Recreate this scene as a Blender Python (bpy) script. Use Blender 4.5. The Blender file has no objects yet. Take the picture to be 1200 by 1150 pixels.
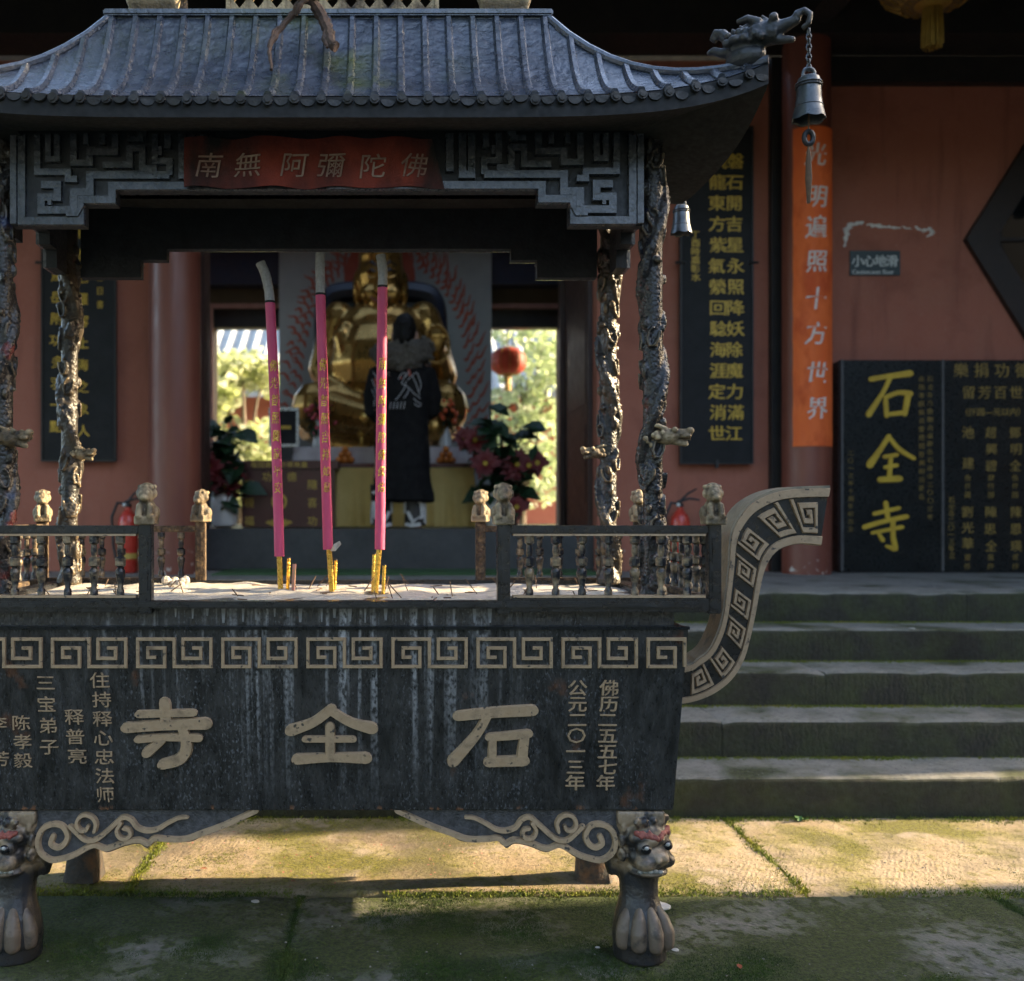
import bpy, bmesh, math, random
import numpy as np
from mathutils import Vector, Matrix, noise as mnoise
random.seed(7); np.random.seed(7)
scene = bpy.context.scene
col = scene.collection
R = math.radians

# ------------------------------------------------------------------ camera, sky, sun, exposure
F, CX, CY, EYE = 1150.0, 460.0, 600.0, 1.24      # focal length and principal point in photo pixels, eye height
cam = bpy.data.cameras.new('camera'); cam_o = bpy.data.objects.new('camera', cam); col.objects.link(cam_o)
cam_o.location = (0, 0, EYE); cam_o.rotation_euler = (R(90), 0, 0)
cam.sensor_width = 36; cam.sensor_fit = 'HORIZONTAL'; cam.lens = 36 * F / 1200
cam.shift_x = (600 - CX) / 1200; cam.shift_y = (CY - 575) / 1200
cam.clip_start = .05; cam.clip_end = 500
cam.dof.use_dof = True; cam.dof.focus_distance = 2.72; cam.dof.aperture_fstop = 2.5
scene.camera = cam_o
SUN_EL, SUN_AZ = 21.0, 6.0                        # low sun from the right, slightly behind the burner
w = bpy.data.worlds.new('World'); scene.world = w; w.use_nodes = True
nt = w.node_tree; bg = nt.nodes['Background']
sky = nt.nodes.new('ShaderNodeTexSky'); sky.sky_type = 'NISHITA'; sky.sun_disc = False
sky.sun_elevation = R(SUN_EL); sky.sun_rotation = R(90 - SUN_AZ); sky.air_density = 1.0; sky.dust_density = 3.0; sky.ozone_density = .6
nt.links.new(sky.outputs[0], bg.inputs[0]); bg.inputs[1].default_value = .15
sl = bpy.data.lights.new('sun', 'SUN'); sl.energy = 3.7; sl.angle = R(.7); sl.color = (1, .80, .50)
so = bpy.data.objects.new('sun', sl); col.objects.link(so)
sd = Vector((math.cos(R(SUN_EL)) * math.cos(R(SUN_AZ)), math.cos(R(SUN_EL)) * math.sin(R(SUN_AZ)), math.sin(R(SUN_EL))))
so.rotation_euler = sd.to_track_quat('Z', 'Y').to_euler(); so.location = (20, 4, 12)
scene.view_settings.view_transform = 'Standard'; scene.view_settings.look = 'None'
scene.view_settings.exposure = 2.42; scene.view_settings.gamma = 1
scene.cycles.use_denoising = True
scene.cycles.max_bounces = 8

# ------------------------------------------------------------------ helpers
def at(px, py, Y):
    """world point at distance Y that the photo shows at pixel (px, py)"""
    return Vector(((px - CX) * Y / F, Y, EYE - (py - CY) * Y / F))
def mx(px, Y): return (px - CX) * Y / F
def mz(py, Y): return EYE - (py - CY) * Y / F
ORG = {}
def root_of(o):
    while o.parent: o = o.parent
    return o
def tag(o, label=None, cat=None, group=None, kind=None):
    if label: o['label'] = label
    if cat: o['category'] = cat
    if group: o['group'] = group
    if kind: o['kind'] = kind
    return o
def thing(name, loc, label, cat, group=None, kind=None):
    o = bpy.data.objects.new(name, None); o.location = loc; o.empty_display_size = .05
    col.objects.link(o); ORG[o.name] = Vector(loc)
    return tag(o, label, cat, group, kind)
def org(parent):
    if parent is None: return Vector((0, 0, 0))
    return ORG.get(root_of(parent).name, Vector((0, 0, 0)))
def place(name, mesh, m, parent=None, at_=None, rot=None, scale=None):
    """link a mesh; world position at_ (mesh is modelled round its own origin)"""
    o = bpy.data.objects.new(name, mesh); col.objects.link(o)
    if m is not None:
        if not mesh.materials: mesh.materials.append(m)
    o.parent = parent
    if at_ is not None:
        l = Vector(at_) - org(parent); p = parent
        while p is not None and p.parent is not None: l -= p.location; p = p.parent
        o.location = l
    if rot is not None: o.rotation_euler = rot
    if scale is not None: o.scale = scale
    return o
def place_world(name, mesh, m, parent):
    mesh.transform(Matrix.Translation(-org(parent))); return place(name, mesh, m, parent)
class MB:
    def __init__(s): s.v = []; s.f = []
    def add(s, vs, fs):
        n = len(s.v); s.v += [Vector(v) for v in vs]; s.f += [tuple(i + n for i in f) for f in fs]; return s
    def box(s, x0, x1, y0, y1, z0, z1):
        return s.hexa([(x0,y0,z0),(x1,y0,z0),(x1,y1,z0),(x0,y1,z0),(x0,y0,z1),(x1,y0,z1),(x1,y1,z1),(x0,y1,z1)])
    def hexa(s, p):
        return s.add(p, [(0,3,2,1),(4,5,6,7),(0,1,5,4),(1,2,6,5),(2,3,7,6),(3,0,4,7)])
    def prism(s, poly, fm, h0, h1):
        n = len(poly)
        vs = [fm(a, b, h0) for a, b in poly] + [fm(a, b, h1) for a, b in poly]
        fs = [tuple(range(n - 1, -1, -1)), tuple(range(n, 2 * n))] + [(i, (i+1) % n, n + (i+1) % n, n + i) for i in range(n)]
        return s.add(vs, fs)
    def tube(s, path, rad, seg=8, cap=True, flat=1.0):
        path = [Vector(p) for p in path]; n = len(path)
        if not hasattr(rad, '__len__'): rad = [rad] * n
        base = len(s.v); vs = []; fs = []
        up = None
        for i, p in enumerate(path):
            t = (path[min(i+1, n-1)] - path[max(i-1, 0)]).normalized()
            if up is None: up = Vector((0, 0, 1)) if abs(t.z) < .9 else Vector((0, 1, 0))
            a = t.cross(up)
            if a.length < 1e-5: a = t.cross(Vector((1, 0, 0)))
            a.normalize(); b = a.cross(t).normalized(); up = b
            for k in range(seg):
                th = 2 * math.pi * k / seg
                vs.append(p + a * math.cos(th) * rad[i] + b * math.sin(th) * rad[i] * flat)
        for i in range(n - 1):
            for k in range(seg):
                k2 = (k + 1) % seg
                fs.append((i*seg+k, i*seg+k2, (i+1)*seg+k2, (i+1)*seg+k))
        if cap:
            fs.append(tuple(range(seg-1, -1, -1))); fs.append(tuple(range((n-1)*seg, n*seg)))
        return s.add(vs, fs)
    def lathe(s, prof, c=(0,0,0), seg=20, axis='z', wave=None):
        c = Vector(c); vs = []; fs = []; n = len(prof)
        for i, (r, z) in enumerate(prof):
            for k in range(seg):
                th = 2 * math.pi * k / seg
                dz = wave(i, th) if wave else 0
                vs.append(c + Vector((r * math.cos(th), r * math.sin(th), z + dz)))
        for i in range(n - 1):
            for k in range(seg):
                k2 = (k+1) % seg; fs.append((i*seg+k, i*seg+k2, (i+1)*seg+k2, (i+1)*seg+k))
        fs.append(tuple(range(seg-1, -1, -1))); fs.append(tuple(range((n-1)*seg, n*seg)))
        return s.add(vs, fs)
    def ell(s, c, r, rot=None, seg=12, rings=8):
        c = Vector(c); r = r if hasattr(r, '__len__') else (r, r, r)
        vs = []; fs = []; M_ = rot.to_3x3() if rot is not None else None
        for i in range(rings + 1):
            ph = math.pi * i / rings
            for k in range(seg):
                th = 2 * math.pi * k / seg
                v = Vector((r[0]*math.sin(ph)*math.cos(th), r[1]*math.sin(ph)*math.sin(th), r[2]*math.cos(ph)))
                if i == 0 or i == rings: v = Vector((1e-5*math.cos(th), 1e-5*math.sin(th), v.z))
                if M_ is not None: v = M_ @ v
                vs.append(c + v)
        for i in range(rings):
            for k in range(seg):
                k2 = (k+1) % seg; fs.append((i*seg+k, (i+1)*seg+k, (i+1)*seg+k2, i*seg+k2))
        return s.add(vs, fs)
    def cap(s, a, b, ra, rb, seg=10):
        a = Vector(a); b = Vector(b)
        s.tube([a, a.lerp(b, .5), b], [ra, (ra+rb)/2, rb], seg); s.ell(a, ra, seg=seg, rings=6); return s.ell(b, rb, seg=seg, rings=6)
    def ribbon(s, path, wd, fm, h0, h1, taper=.8, closed=False, rnd=False):
        """raised flat line along a 2-D path, mitred corners"""
        pts = [Vector((p[0], p[1])) for p in path]; n = len(pts)
        ws = list(wd) if hasattr(wd, '__len__') else [wd] * n
        if rnd:
            for end in (0, 1):
                p0, p1 = (pts[0], pts[1]) if end == 0 else (pts[-1], pts[-2])
                d = (p0 - p1).normalized(); w0 = ws[0] if end == 0 else ws[-1]
                ex = [(p0 + d * w0 * .5 * math.sin(a), w0 * max(math.cos(a), .12)) for a in (R(35), R(65), R(85))]
                if end == 0:
                    pts = [e[0] for e in ex[::-1]] + pts; ws = [e[1] for e in ex[::-1]] + ws
                else:
                    pts += [e[0] for e in ex]; ws += [e[1] for e in ex]
            n = len(pts)
        vs = []; fs = []
        for i in range(n):
            if closed: a, b, c_ = pts[i-1], pts[i], pts[(i+1) % n]
            else: a, b, c_ = pts[max(i-1, 0)], pts[i], pts[min(i+1, n-1)]
            d0 = (b - a); d1 = (c_ - b)
            d0 = d0.normalized() if d0.length > 1e-9 else d1.normalized()
            d1 = d1.normalized() if d1.length > 1e-9 else d0
            n0 = Vector((-d0.y, d0.x)); n1 = Vector((-d1.y, d1.x)); m_ = n0 + n1
            if m_.length < 1e-6: m_ = n0
            m_.normalize(); k = 1 / max(m_.dot(n0), .45); hw = ws[i] * .5 * k
            for sgn, hh, tp in ((1, h0, 1), (1, h1, taper), (-1, h1, taper), (-1, h0, 1)):
                q = b + m_ * sgn * hw * tp; vs.append(fm(q.x, q.y, hh))
        rng = n if closed else n - 1
        for i in range(rng):
            j = (i + 1) % n
            for k in range(3): fs.append((i*4+k, i*4+k+1, j*4+k+1, j*4+k))
        if not closed: fs += [(0, 1, 2, 3), ((n-1)*4+3, (n-1)*4+2, (n-1)*4+1, (n-1)*4)]
        return s.add(vs, fs)
    def mesh(s, name, o=Vector((0,0,0)), smooth=False, fix=True):
        me = bpy.data.meshes.new(name)
        me.from_pydata([tuple(v - o) for v in s.v], [], s.f); me.validate()
        if fix:
            bm = bmesh.new(); bm.from_mesh(me); bmesh.ops.recalc_face_normals(bm, faces=bm.faces); bm.to_mesh(me); bm.free()
        if smooth:
            me.polygons.foreach_set('use_smooth', [True] * len(me.polygons))
            if smooth != 'all':
                bm = bmesh.new(); bm.from_mesh(me)
                for e in bm.edges:
                    if len(e.link_faces) == 2 and e.calc_face_angle(0) > R(40): e.smooth = False
                bm.to_mesh(me); bm.free()
        me.update(); return me
    def build(s, name, m, parent=None, smooth=False, bevel=0, o=None):
        me = s.mesh(name, org(parent) if o is None else o, smooth)
        if bevel:
            bm = bmesh.new(); bm.from_mesh(me)
            bmesh.ops.bevel(bm, geom=[e for e in bm.edges if e.calc_face_angle(0) > R(30)], offset=bevel, segments=2, affect='EDGES', clamp_overlap=True)
            bm.to_mesh(me); bm.free()
        me.materials.append(m)
        ob = bpy.data.objects.new(name, me); col.objects.link(ob); ob.parent = parent
        return ob
def solid(mb, name, voxel, smooth=4, o=Vector((0,0,0)), decimate=None):
    """melt overlapping shapes into one continuous sculpted surface"""
    me = mb.mesh(name + '_raw', o)
    ob = bpy.data.objects.new(name + '_raw', me); col.objects.link(ob)
    md = ob.modifiers.new('r', 'REMESH'); md.mode = 'VOXEL'; md.voxel_size = voxel; md.use_smooth_shade = True
    if smooth:
        sm = ob.modifiers.new('s', 'SMOOTH'); sm.iterations = smooth; sm.factor = .5
    if decimate:
        dm = ob.modifiers.new('d', 'DECIMATE'); dm.ratio = decimate
    dg = bpy.context.evaluated_depsgraph_get()
    res = bpy.data.meshes.new_from_object(ob.evaluated_get(dg)); res.name = name
    bpy.data.objects.remove(ob); bpy.data.meshes.remove(me)
    res.polygons.foreach_set('use_smooth', [True] * len(res.polygons))
    return res
def displace(me, amp, sc, seed=0.0):
    for v in me.vertices:
        v.co += v.normal * amp * mnoise.fractal(v.co * sc + Vector((seed, seed, seed)), .8, 2.0, 4)
# --- writing
GL = {}
def glyph(ch):
    if ch in GL: return GL[ch]
    c = bpy.data.curves.new('g', 'FONT'); c.body = ch; c.size = 1; c.resolution_u = 2
    o = bpy.data.objects.new('g', c); m = bpy.data.meshes.new_from_object(o)
    bm = bmesh.new(); bm.from_mesh(m); bmesh.ops.remove_doubles(bm, verts=bm.verts, dist=1e-4)
    bm.verts.index_update()
    vs = [(v.co.x, v.co.y) for v in bm.verts]
    fs = [tuple(v.index for v in f.verts) for f in bm.faces]
    ed = [(e.verts[0].index, e.verts[1].index) for e in bm.edges if len(e.link_faces) == 1]
    xs = [v[0] for v in vs] or [0]
    if ord(ch) < 0x2000: cx = (min(xs) + max(xs)) / 2; wd = max(xs) - min(xs) if vs else .25
    else: cx = .5; wd = 1
    bm.free(); bpy.data.objects.remove(o); bpy.data.curves.remove(c); bpy.data.meshes.remove(m)
    GL[ch] = ([(x - cx, y - .38) for x, y in vs], fs, ed, wd); return GL[ch]
def put_glyph(mb, ch, fm, u, v, su, sv, h, shear=0, rot=0, bold=True):
    vs, fs, ed, _ = glyph(ch); n = len(vs)
    if not n: return
    cr, sr = math.cos(rot), math.sin(rot)
    q = [((x + shear*y) * su, y * sv) for x, y in vs]; q = [(u + a*cr - b*sr, v + a*sr + b*cr) for a, b in q]
    for k, (ou, ov) in enumerate(((-.013, -.008), (.013, .008)) if bold else ((0, 0),)):      # doubled, slightly shifted: a bolder face
        mb.add([fm(a + ou*su, b + ov*sv, h*(1 + .12*k)) for a, b in q] + [fm(a + ou*su, b + ov*sv, 0) for a, b in q],
               fs + [(a, b, b + n, a + n) for a, b in ed])
def column_text(txt, fm, u, v0, pitch, su, sv, h, jit=0, mb=None, shear=0, bold=True):
    mb = mb or MB()
    for i, ch in enumerate(txt):
        if ch != ' ':
            put_glyph(mb, ch, fm, u + random.uniform(-jit, jit)*su, v0 - i*pitch, su*random.uniform(1-jit, 1+jit), sv, h, shear + random.uniform(-jit, jit)*.6, random.uniform(-jit, jit)*.5, bold)
    return mb
def row_text(txt, fm, u0, v, gap, su, sv, h, mb=None):
    mb = mb or MB(); u = u0
    for ch in txt:
        if ch == ' ': u += .28 * su; continue
        wd = glyph(ch)[3]; put_glyph(mb, ch, fm, u + wd*su/2, v, su, sv, h); u += (wd + gap) * su
    return mb
def brush(strokes, fm, u, v, su, sv, h, wscale=1.0):
    """character from brush strokes [(points, width[s])], each in a 0..1 box, v up"""
    mb = MB()
    for i, (pts, wd) in enumerate(strokes):
        # smooth the polyline a little
        P = [Vector(p) for p in pts]; out = []
        W = list(wd) if hasattr(wd, '__len__') else [wd] * len(P)
        ow = []
        for k in range(len(P) - 1):
            for q in range(4):
                t = q / 4; p0, p1, p2, p3 = P[max(k-1,0)], P[k], P[k+1], P[min(k+2,len(P)-1)]
                out.append(.5*((2*p1)+(p2-p0)*t+(2*p0-5*p1+4*p2-p3)*t*t+(3*p1-p0-3*p2+p3)*t**3)); ow.append(W[k]*(1-t)+W[k+1]*t)
        out.append(P[-1]); ow.append(W[-1])
        path = [(u + (p.x-.5)*su, v + (p.y-.5)*sv) for p in out]
        mb.ribbon(path, [x*su*wscale for x in ow], fm, -.001, h + i*.0005, taper=.82, rnd=True)
    return mb
# --- materials
def mat(name, c1, c2=None, c3=None, sc=5, r=.6, rv=.12, m=0, bump=0, bsc=60, stretch=(1,1,1), point=None, lo=.35, hi=.68, spec=None, rnd=True, bd=.004, coat=0, dist=0):
    M_ = bpy.data.materials.new(name); M_.use_nodes = True; t = M_.node_tree; N = t.nodes; L = t.links
    b = N['Principled BSDF']
    tc = N.new('ShaderNodeTexCoord'); mp = N.new('ShaderNodeMapping'); mp.inputs['Scale'].default_value = stretch
    L.new(tc.outputs['Object'], mp.inputs['Vector'])
    if rnd:
        oi = N.new('ShaderNodeObjectInfo'); mul = N.new('ShaderNodeMath'); mul.operation = 'MULTIPLY'; mul.inputs[1].default_value = 37
        L.new(oi.outputs['Random'], mul.inputs[0]); cb = N.new('ShaderNodeCombineXYZ')
        for i in range(3): L.new(mul.outputs[0], cb.inputs[i])
        L.new(cb.outputs[0], mp.inputs['Location'])
    nz = N.new('ShaderNodeTexNoise'); nz.inputs['Scale'].default_value = sc; nz.inputs['Detail'].default_value = 8; nz.inputs['Roughness'].default_value = .62
    nz.inputs['Distortion'].default_value = dist
    L.new(mp.outputs[0], nz.inputs['Vector'])
    rp = N.new('ShaderNodeValToRGB'); e = rp.color_ramp.elements
    e[0].position = lo; e[1].position = hi; e[0].color = (*c1, 1); e[1].color = (*(c2 or c1), 1)
    if c3: q = e.new((lo + hi) / 2); q.color = (*c3, 1)
    L.new(nz.outputs[0], rp.inputs[0]); out = rp.outputs[0]
    if point:
        g = N.new('ShaderNodeNewGeometry'); r2 = N.new('ShaderNodeValToRGB'); a = r2.color_ramp.elements
        a[0].position = point[1]; a[1].position = point[2]; a[0].color = (0,0,0,1); a[1].color = (1,1,1,1)
        L.new(g.outputs['Pointiness'], r2.inputs[0])
        n3 = N.new('ShaderNodeTexNoise'); n3.inputs['Scale'].default_value = point[3] if len(point) > 3 else 14; n3.inputs['Detail'].default_value = 4
        L.new(mp.outputs[0], n3.inputs['Vector'])
        r3 = N.new('ShaderNodeValToRGB'); r3.color_ramp.elements[0].position = .38; r3.color_ramp.elements[1].position = .55
        L.new(n3.outputs[0], r3.inputs[0])
        mm = N.new('ShaderNodeMath'); mm.operation = 'MULTIPLY'; L.new(r2.outputs[0], mm.inputs[0]); L.new(r3.outputs[0], mm.inputs[1])
        mi = N.new('ShaderNodeMix'); mi.data_type = 'RGBA'; L.new(mm.outputs[0], mi.inputs['Factor']); L.new(out, mi.inputs['A']); mi.inputs['B'].default_value = (*point[0], 1)
        out = mi.outputs['Result']
    L.new(out, b.inputs['Base Color'])
    n2 = N.new('ShaderNodeTexNoise'); n2.inputs['Scale'].default_value = bsc; n2.inputs['Detail'].default_value = 6; L.new(mp.outputs[0], n2.inputs['Vector'])
    mr = N.new('ShaderNodeMapRange'); mr.inputs[1].default_value = .3; mr.inputs[2].default_value = .7; mr.inputs[3].default_value = max(r-rv, .02); mr.inputs[4].default_value = min(r+rv, 1)
    L.new(n2.outputs[0], mr.inputs[0]); L.new(mr.outputs[0], b.inputs['Roughness'])
    if bump:
        bp = N.new('ShaderNodeBump'); bp.inputs['Strength'].default_value = bump; bp.inputs['Distance'].default_value = bd
        L.new(n2.outputs[0], bp.inputs['Height']); L.new(bp.outputs[0], b.inputs['Normal'])
    b.inputs['Metallic'].default_value = m
    if spec is not None: b.inputs['Specular IOR Level'].default_value = spec
    if coat: b.inputs['Coat Weight'].default_value = coat; b.inputs['Coat Roughness'].default_value = .2
    M_['nodes'] = 1
    return M_
def nd(m, typ): return m.node_tree.nodes.new(typ)
def mixin(m, fac_socket, color=None, socket=None):
    """layer another colour over a material's base colour"""
    t = m.node_tree; b = t.nodes['Principled BSDF']; old = b.inputs['Base Color'].links[0].from_socket
    mi = t.nodes.new('ShaderNodeMix'); mi.data_type = 'RGBA'; t.links.new(fac_socket, mi.inputs['Factor']); t.links.new(old, mi.inputs['A'])
    if color: mi.inputs['B'].default_value = (*color, 1)
    else: t.links.new(socket, mi.inputs['B'])
    t.links.new(mi.outputs['Result'], b.inputs['Base Color']); return mi
def noise_mask(m, sc, lo, hi, stretch=(1,1,1), coord='Object', off=(0,0,0), detail=6):
    t = m.node_tree; tc = t.nodes.new('ShaderNodeTexCoord'); mp = t.nodes.new('ShaderNodeMapping'); mp.inputs['Scale'].default_value = stretch; mp.inputs['Location'].default_value = off
    t.links.new(tc.outputs[coord], mp.inputs[0]); n = t.nodes.new('ShaderNodeTexNoise'); n.inputs['Scale'].default_value = sc; n.inputs['Detail'].default_value = detail
    t.links.new(mp.outputs[0], n.inputs['Vector']); mr = t.nodes.new('ShaderNodeMapRange'); mr.inputs[1].default_value = lo; mr.inputs[2].default_value = hi
    t.links.new(n.outputs[0], mr.inputs[0]); return mr.outputs[0]
def math_(m, op, a, b):
    t = m.node_tree; n = t.nodes.new('ShaderNodeMath'); n.operation = op
    for i, x in enumerate((a, b)):
        if isinstance(x, (int, float)): n.inputs[i].default_value = x
        else: t.links.new(x, n.inputs[i])
    return n.outputs[0]
def axis_range(m, axis, lo, hi, coord='Object'):
    t = m.node_tree; tc = t.nodes.new('ShaderNodeTexCoord'); sp = t.nodes.new('ShaderNodeSeparateXYZ'); t.links.new(tc.outputs[coord], sp.inputs[0])
    mr = t.nodes.new('ShaderNodeMapRange'); mr.inputs[1].default_value = lo; mr.inputs[2].default_value = hi; t.links.new(sp.outputs[axis], mr.inputs[0]); return mr.outputs[0]

IRON = mat('black_lacquered_iron', (.006,.0068,.0085), (.016,.0175,.021), sc=18, r=.33, rv=.14, bump=.22, bsc=60, spec=.5)
PANEL = mat('weathered_iron_panel', (.012,.012,.0125), (.048,.047,.047), sc=30, r=.36, rv=.16, bump=.6, bsc=140, stretch=(1,1,.35))
# chalky run marks down the panel where water drips off the rim (strongest round the middle)
st = noise_mask(PANEL, 14, .52, .66, (3.0, 0, .06), off=(3.1,0,0), detail=3)
gr = noise_mask(PANEL, 120, .36, .6, (1, 1, .6))
xm = math_(PANEL, 'MULTIPLY', axis_range(PANEL, 0, -.75, -.25), axis_range(PANEL, 0, .65, .2))
zf = axis_range(PANEL, 2, .42, .93)
mixin(PANEL, math_(PANEL, 'MULTIPLY', math_(PANEL, 'MULTIPLY', st, gr), math_(PANEL, 'MULTIPLY', xm, zf)), (.40,.405,.42))
mixin(PANEL, math_(PANEL, 'MULTIPLY', noise_mask(PANEL, 190, .56, .68, (1,1,.5)), math_(PANEL, 'MULTIPLY', noise_mask(PANEL, 7, .38, .62, (1.4,1,.3), off=(2,2,8)), .55)), (.20,.21,.235))
mixin(PANEL, math_(PANEL, 'MULTIPLY', noise_mask(PANEL, 38, .60, .66, (1,1,.6)), axis_range(PANEL, 2, .436, .42)), (.24,.11,.055))
rm = noise_mask(PANEL, 9, .66, .72, off=(9,2,4)); mixin(PANEL, math_(PANEL, 'MULTIPLY', rm, .6), (.12,.05,.025))
ROOFM = mat('glazed_black_roof_paint', (.035,.042,.06), (.09,.105,.145), sc=14, r=.28, rv=.16, bump=.9, bsc=40, spec=.9, bd=.008, coat=.4)
mixin(ROOFM, math_(ROOFM, 'MULTIPLY', noise_mask(ROOFM, 5, .5, .68, off=(1,4,2)), math_(ROOFM, 'MULTIPLY', axis_range(ROOFM, 0, -.45, -.1), axis_range(ROOFM, 0, .5, .05))), (.075,.09,.03))
GOLD = mat('dull_gold_paint', (.36,.245,.145), (.22,.155,.098), (.41,.29,.18), sc=26, r=.62, bump=.35, bsc=120, lo=.3, hi=.72)
mixin(GOLD, noise_mask(GOLD, 60, .62, .7), (.05,.045,.04))
CARVE = mat('worn_gilt_carving', (.012,.013,.016), (.075,.056,.036), sc=6, r=.38, bump=.6, bsc=140, point=((.27,.19,.10), .51, .58, 7), bd=.003)
CARVE2 = mat('gilt_stone_carving', (.018,.015,.013), (.17,.115,.06), sc=34, r=.65, bump=1.0, bsc=120, point=((.45,.35,.21), .48, .55, 9), bd=.003)
LEGM = mat('painted_lion_leg', (.012,.012,.014), (.04,.034,.03), sc=10, r=.38, bump=.5, bsc=110, rnd=False)
mixin(LEGM, math_(LEGM, 'MULTIPLY', noise_mask(LEGM, 17, .40, .52, off=(2,2,5)), axis_range(LEGM, 2, .235, .265)), (.27,.20,.13))
mixin(LEGM, math_(LEGM, 'MULTIPLY', noise_mask(LEGM, 24, .50, .60, off=(7,1,5)), .8), (.022,.024,.03))
ASH = mat('incense_ash', (.46,.40,.33), (.62,.56,.48), sc=30, r=.95, bump=.8, bsc=160, bd=.008)
UNDERDK = mat('shade_black_underside', (.008,.009,.01), (.018,.019,.021), sc=8, r=.8)  # near-black soffit colour carries the shade under the roof
FRETM = mat('cast_fret_paint', (.03,.034,.042), (.10,.105,.125), sc=22, r=.30, rv=.16, bump=.9, bsc=70, coat=.3)

def scale_bump(m, sc=110, strength=.5):
    """carved scales: cells pressed into the surface on top of the grain"""
    t = m.node_tree; b = t.nodes['Principled BSDF']; tc = t.nodes.new('ShaderNodeTexCoord'); v = t.nodes.new('ShaderNodeTexVoronoi'); v.inputs['Scale'].default_value = sc
    t.links.new(tc.outputs['Object'], v.inputs['Vector']); bp = t.nodes.new('ShaderNodeBump'); bp.inputs['Strength'].default_value = strength; bp.inputs['Distance'].default_value = .004; bp.invert = True
    t.links.new(v.outputs['Distance'], bp.inputs['Height'])
    if b.inputs['Normal'].links: t.links.new(b.inputs['Normal'].links[0].from_socket, bp.inputs['Normal'])
    t.links.new(bp.outputs[0], b.inputs['Normal'])
scale_bump(CARVE, 95, .5); scale_bump(CARVE2, 150, .35)
# ------------------------------------------------------------------ incense burner
XC = -.182
B = thing('incense_burner', (XC, 3.06, 0), 'large black iron temple incense burner on lion paw legs with a tiled pavilion roof', 'incense burner')
def Yp(z): return 2.62 + (.932 - z) / (.932 - .418) * .08
def fpan(x, z, h): return Vector((x, Yp(z) - h, z))
def pan(px, py):
    Y = 2.66
    for _ in range(5): p = at(px, py, Y); Y = Yp(p.z)
    return p.x, p.z
m = MB().hexa([(XC-.955,2.70,.418),(XC+.955,2.70,.418),(XC+.955,3.42,.418),(XC-.955,3.42,.418),
               (XC-.973,2.62,.932),(XC+.973,2.62,.932),(XC+.973,3.50,.932),(XC-.973,3.50,.932)])
body = m.build('body', PANEL, B, bevel=.004)
# thin ridge above the meander and cast seams down the panel
m = MB()
for z in (.926,): m.add([fpan(XC-.974, z, .006), fpan(XC+.974, z, .006), fpan(XC+.974, z+.008, .006), fpan(XC-.974, z+.008, .006), fpan(XC-.974, z, -.01), fpan(XC+.974, z, -.01), fpan(XC+.974, z+.008, -.01), fpan(XC-.974, z+.008, -.01)], [(0,1,2,3),(4,7,6,5),(0,4,5,1),(3,2,6,7),(0,3,7,4),(1,5,6,2)])
m.build('moulding', IRON, body)
m = MB(); a, b_ = pan(302, 790); m.box(a-.003, a+.003, Yp(.45)-.004, Yp(.45)+.1, .42, b_); m.build('casting_seam', IRON, body)
# neck and rim
m = MB().box(XC-.945, XC+.945, 2.66, 3.46, .93, .984); m.build('neck', PANEL, B)
m = MB()
for x0, x1, y0, y1 in ((XC-1.0, XC+1.0, 2.615, 2.665), (XC-1.0, XC+1.0, 3.415, 3.465), (XC-1.0, XC-.94, 2.665, 3.415), (XC+.94, XC+1.0, 2.665, 3.415)):
    m.box(x0, x1, y0, y1, .982, 1.001)
m.build('rim', IRON, B, bevel=.004)
# drips of pale glaze on the neck
DRIP = mat('pale_run_mark', (.30,.30,.31), (.16,.17,.18), sc=40, r=.5)
m = MB(); rr = random.Random(4)
for px in (206,226,243,262,285,300,322,338,352,377,392,410,428,452,470,488,505,532,556,574):
    x = mx(px, 2.66); L_ = rr.uniform(.022, .045); wv = rr.uniform(.003, .007)
    m.add([(x-wv,2.6585,.982),(x+wv,2.6585,.982),(x+wv*.5,2.6575,.982-L_),(x-wv*.5,2.6575,.982-L_)], [(0,1,2,3)])
m.build('run_marks', DRIP, B)
# meander border
MP = [(385,140),(340,140),(340,90),(430,90),(430,190),(285,190),(285,42),(482,42),(482,190),(680,190),(680,42),(530,42),(530,146),(625,146),(625,90),(580,90)]
for i in range(-1, 8):
    s0 = 60 + 99.6 * i
    pts = MP if i < 7 else MP[:8] + [(482,190)]
    P = [pan(s0 + (q[0]-275)/4.615, 740 + q[1]/4.615) for q in pts]
    mb = MB().ribbon(P, .0105, fpan, -.002, .007, taper=.7)
    mb.build('meander', GOLD, body)
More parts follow.
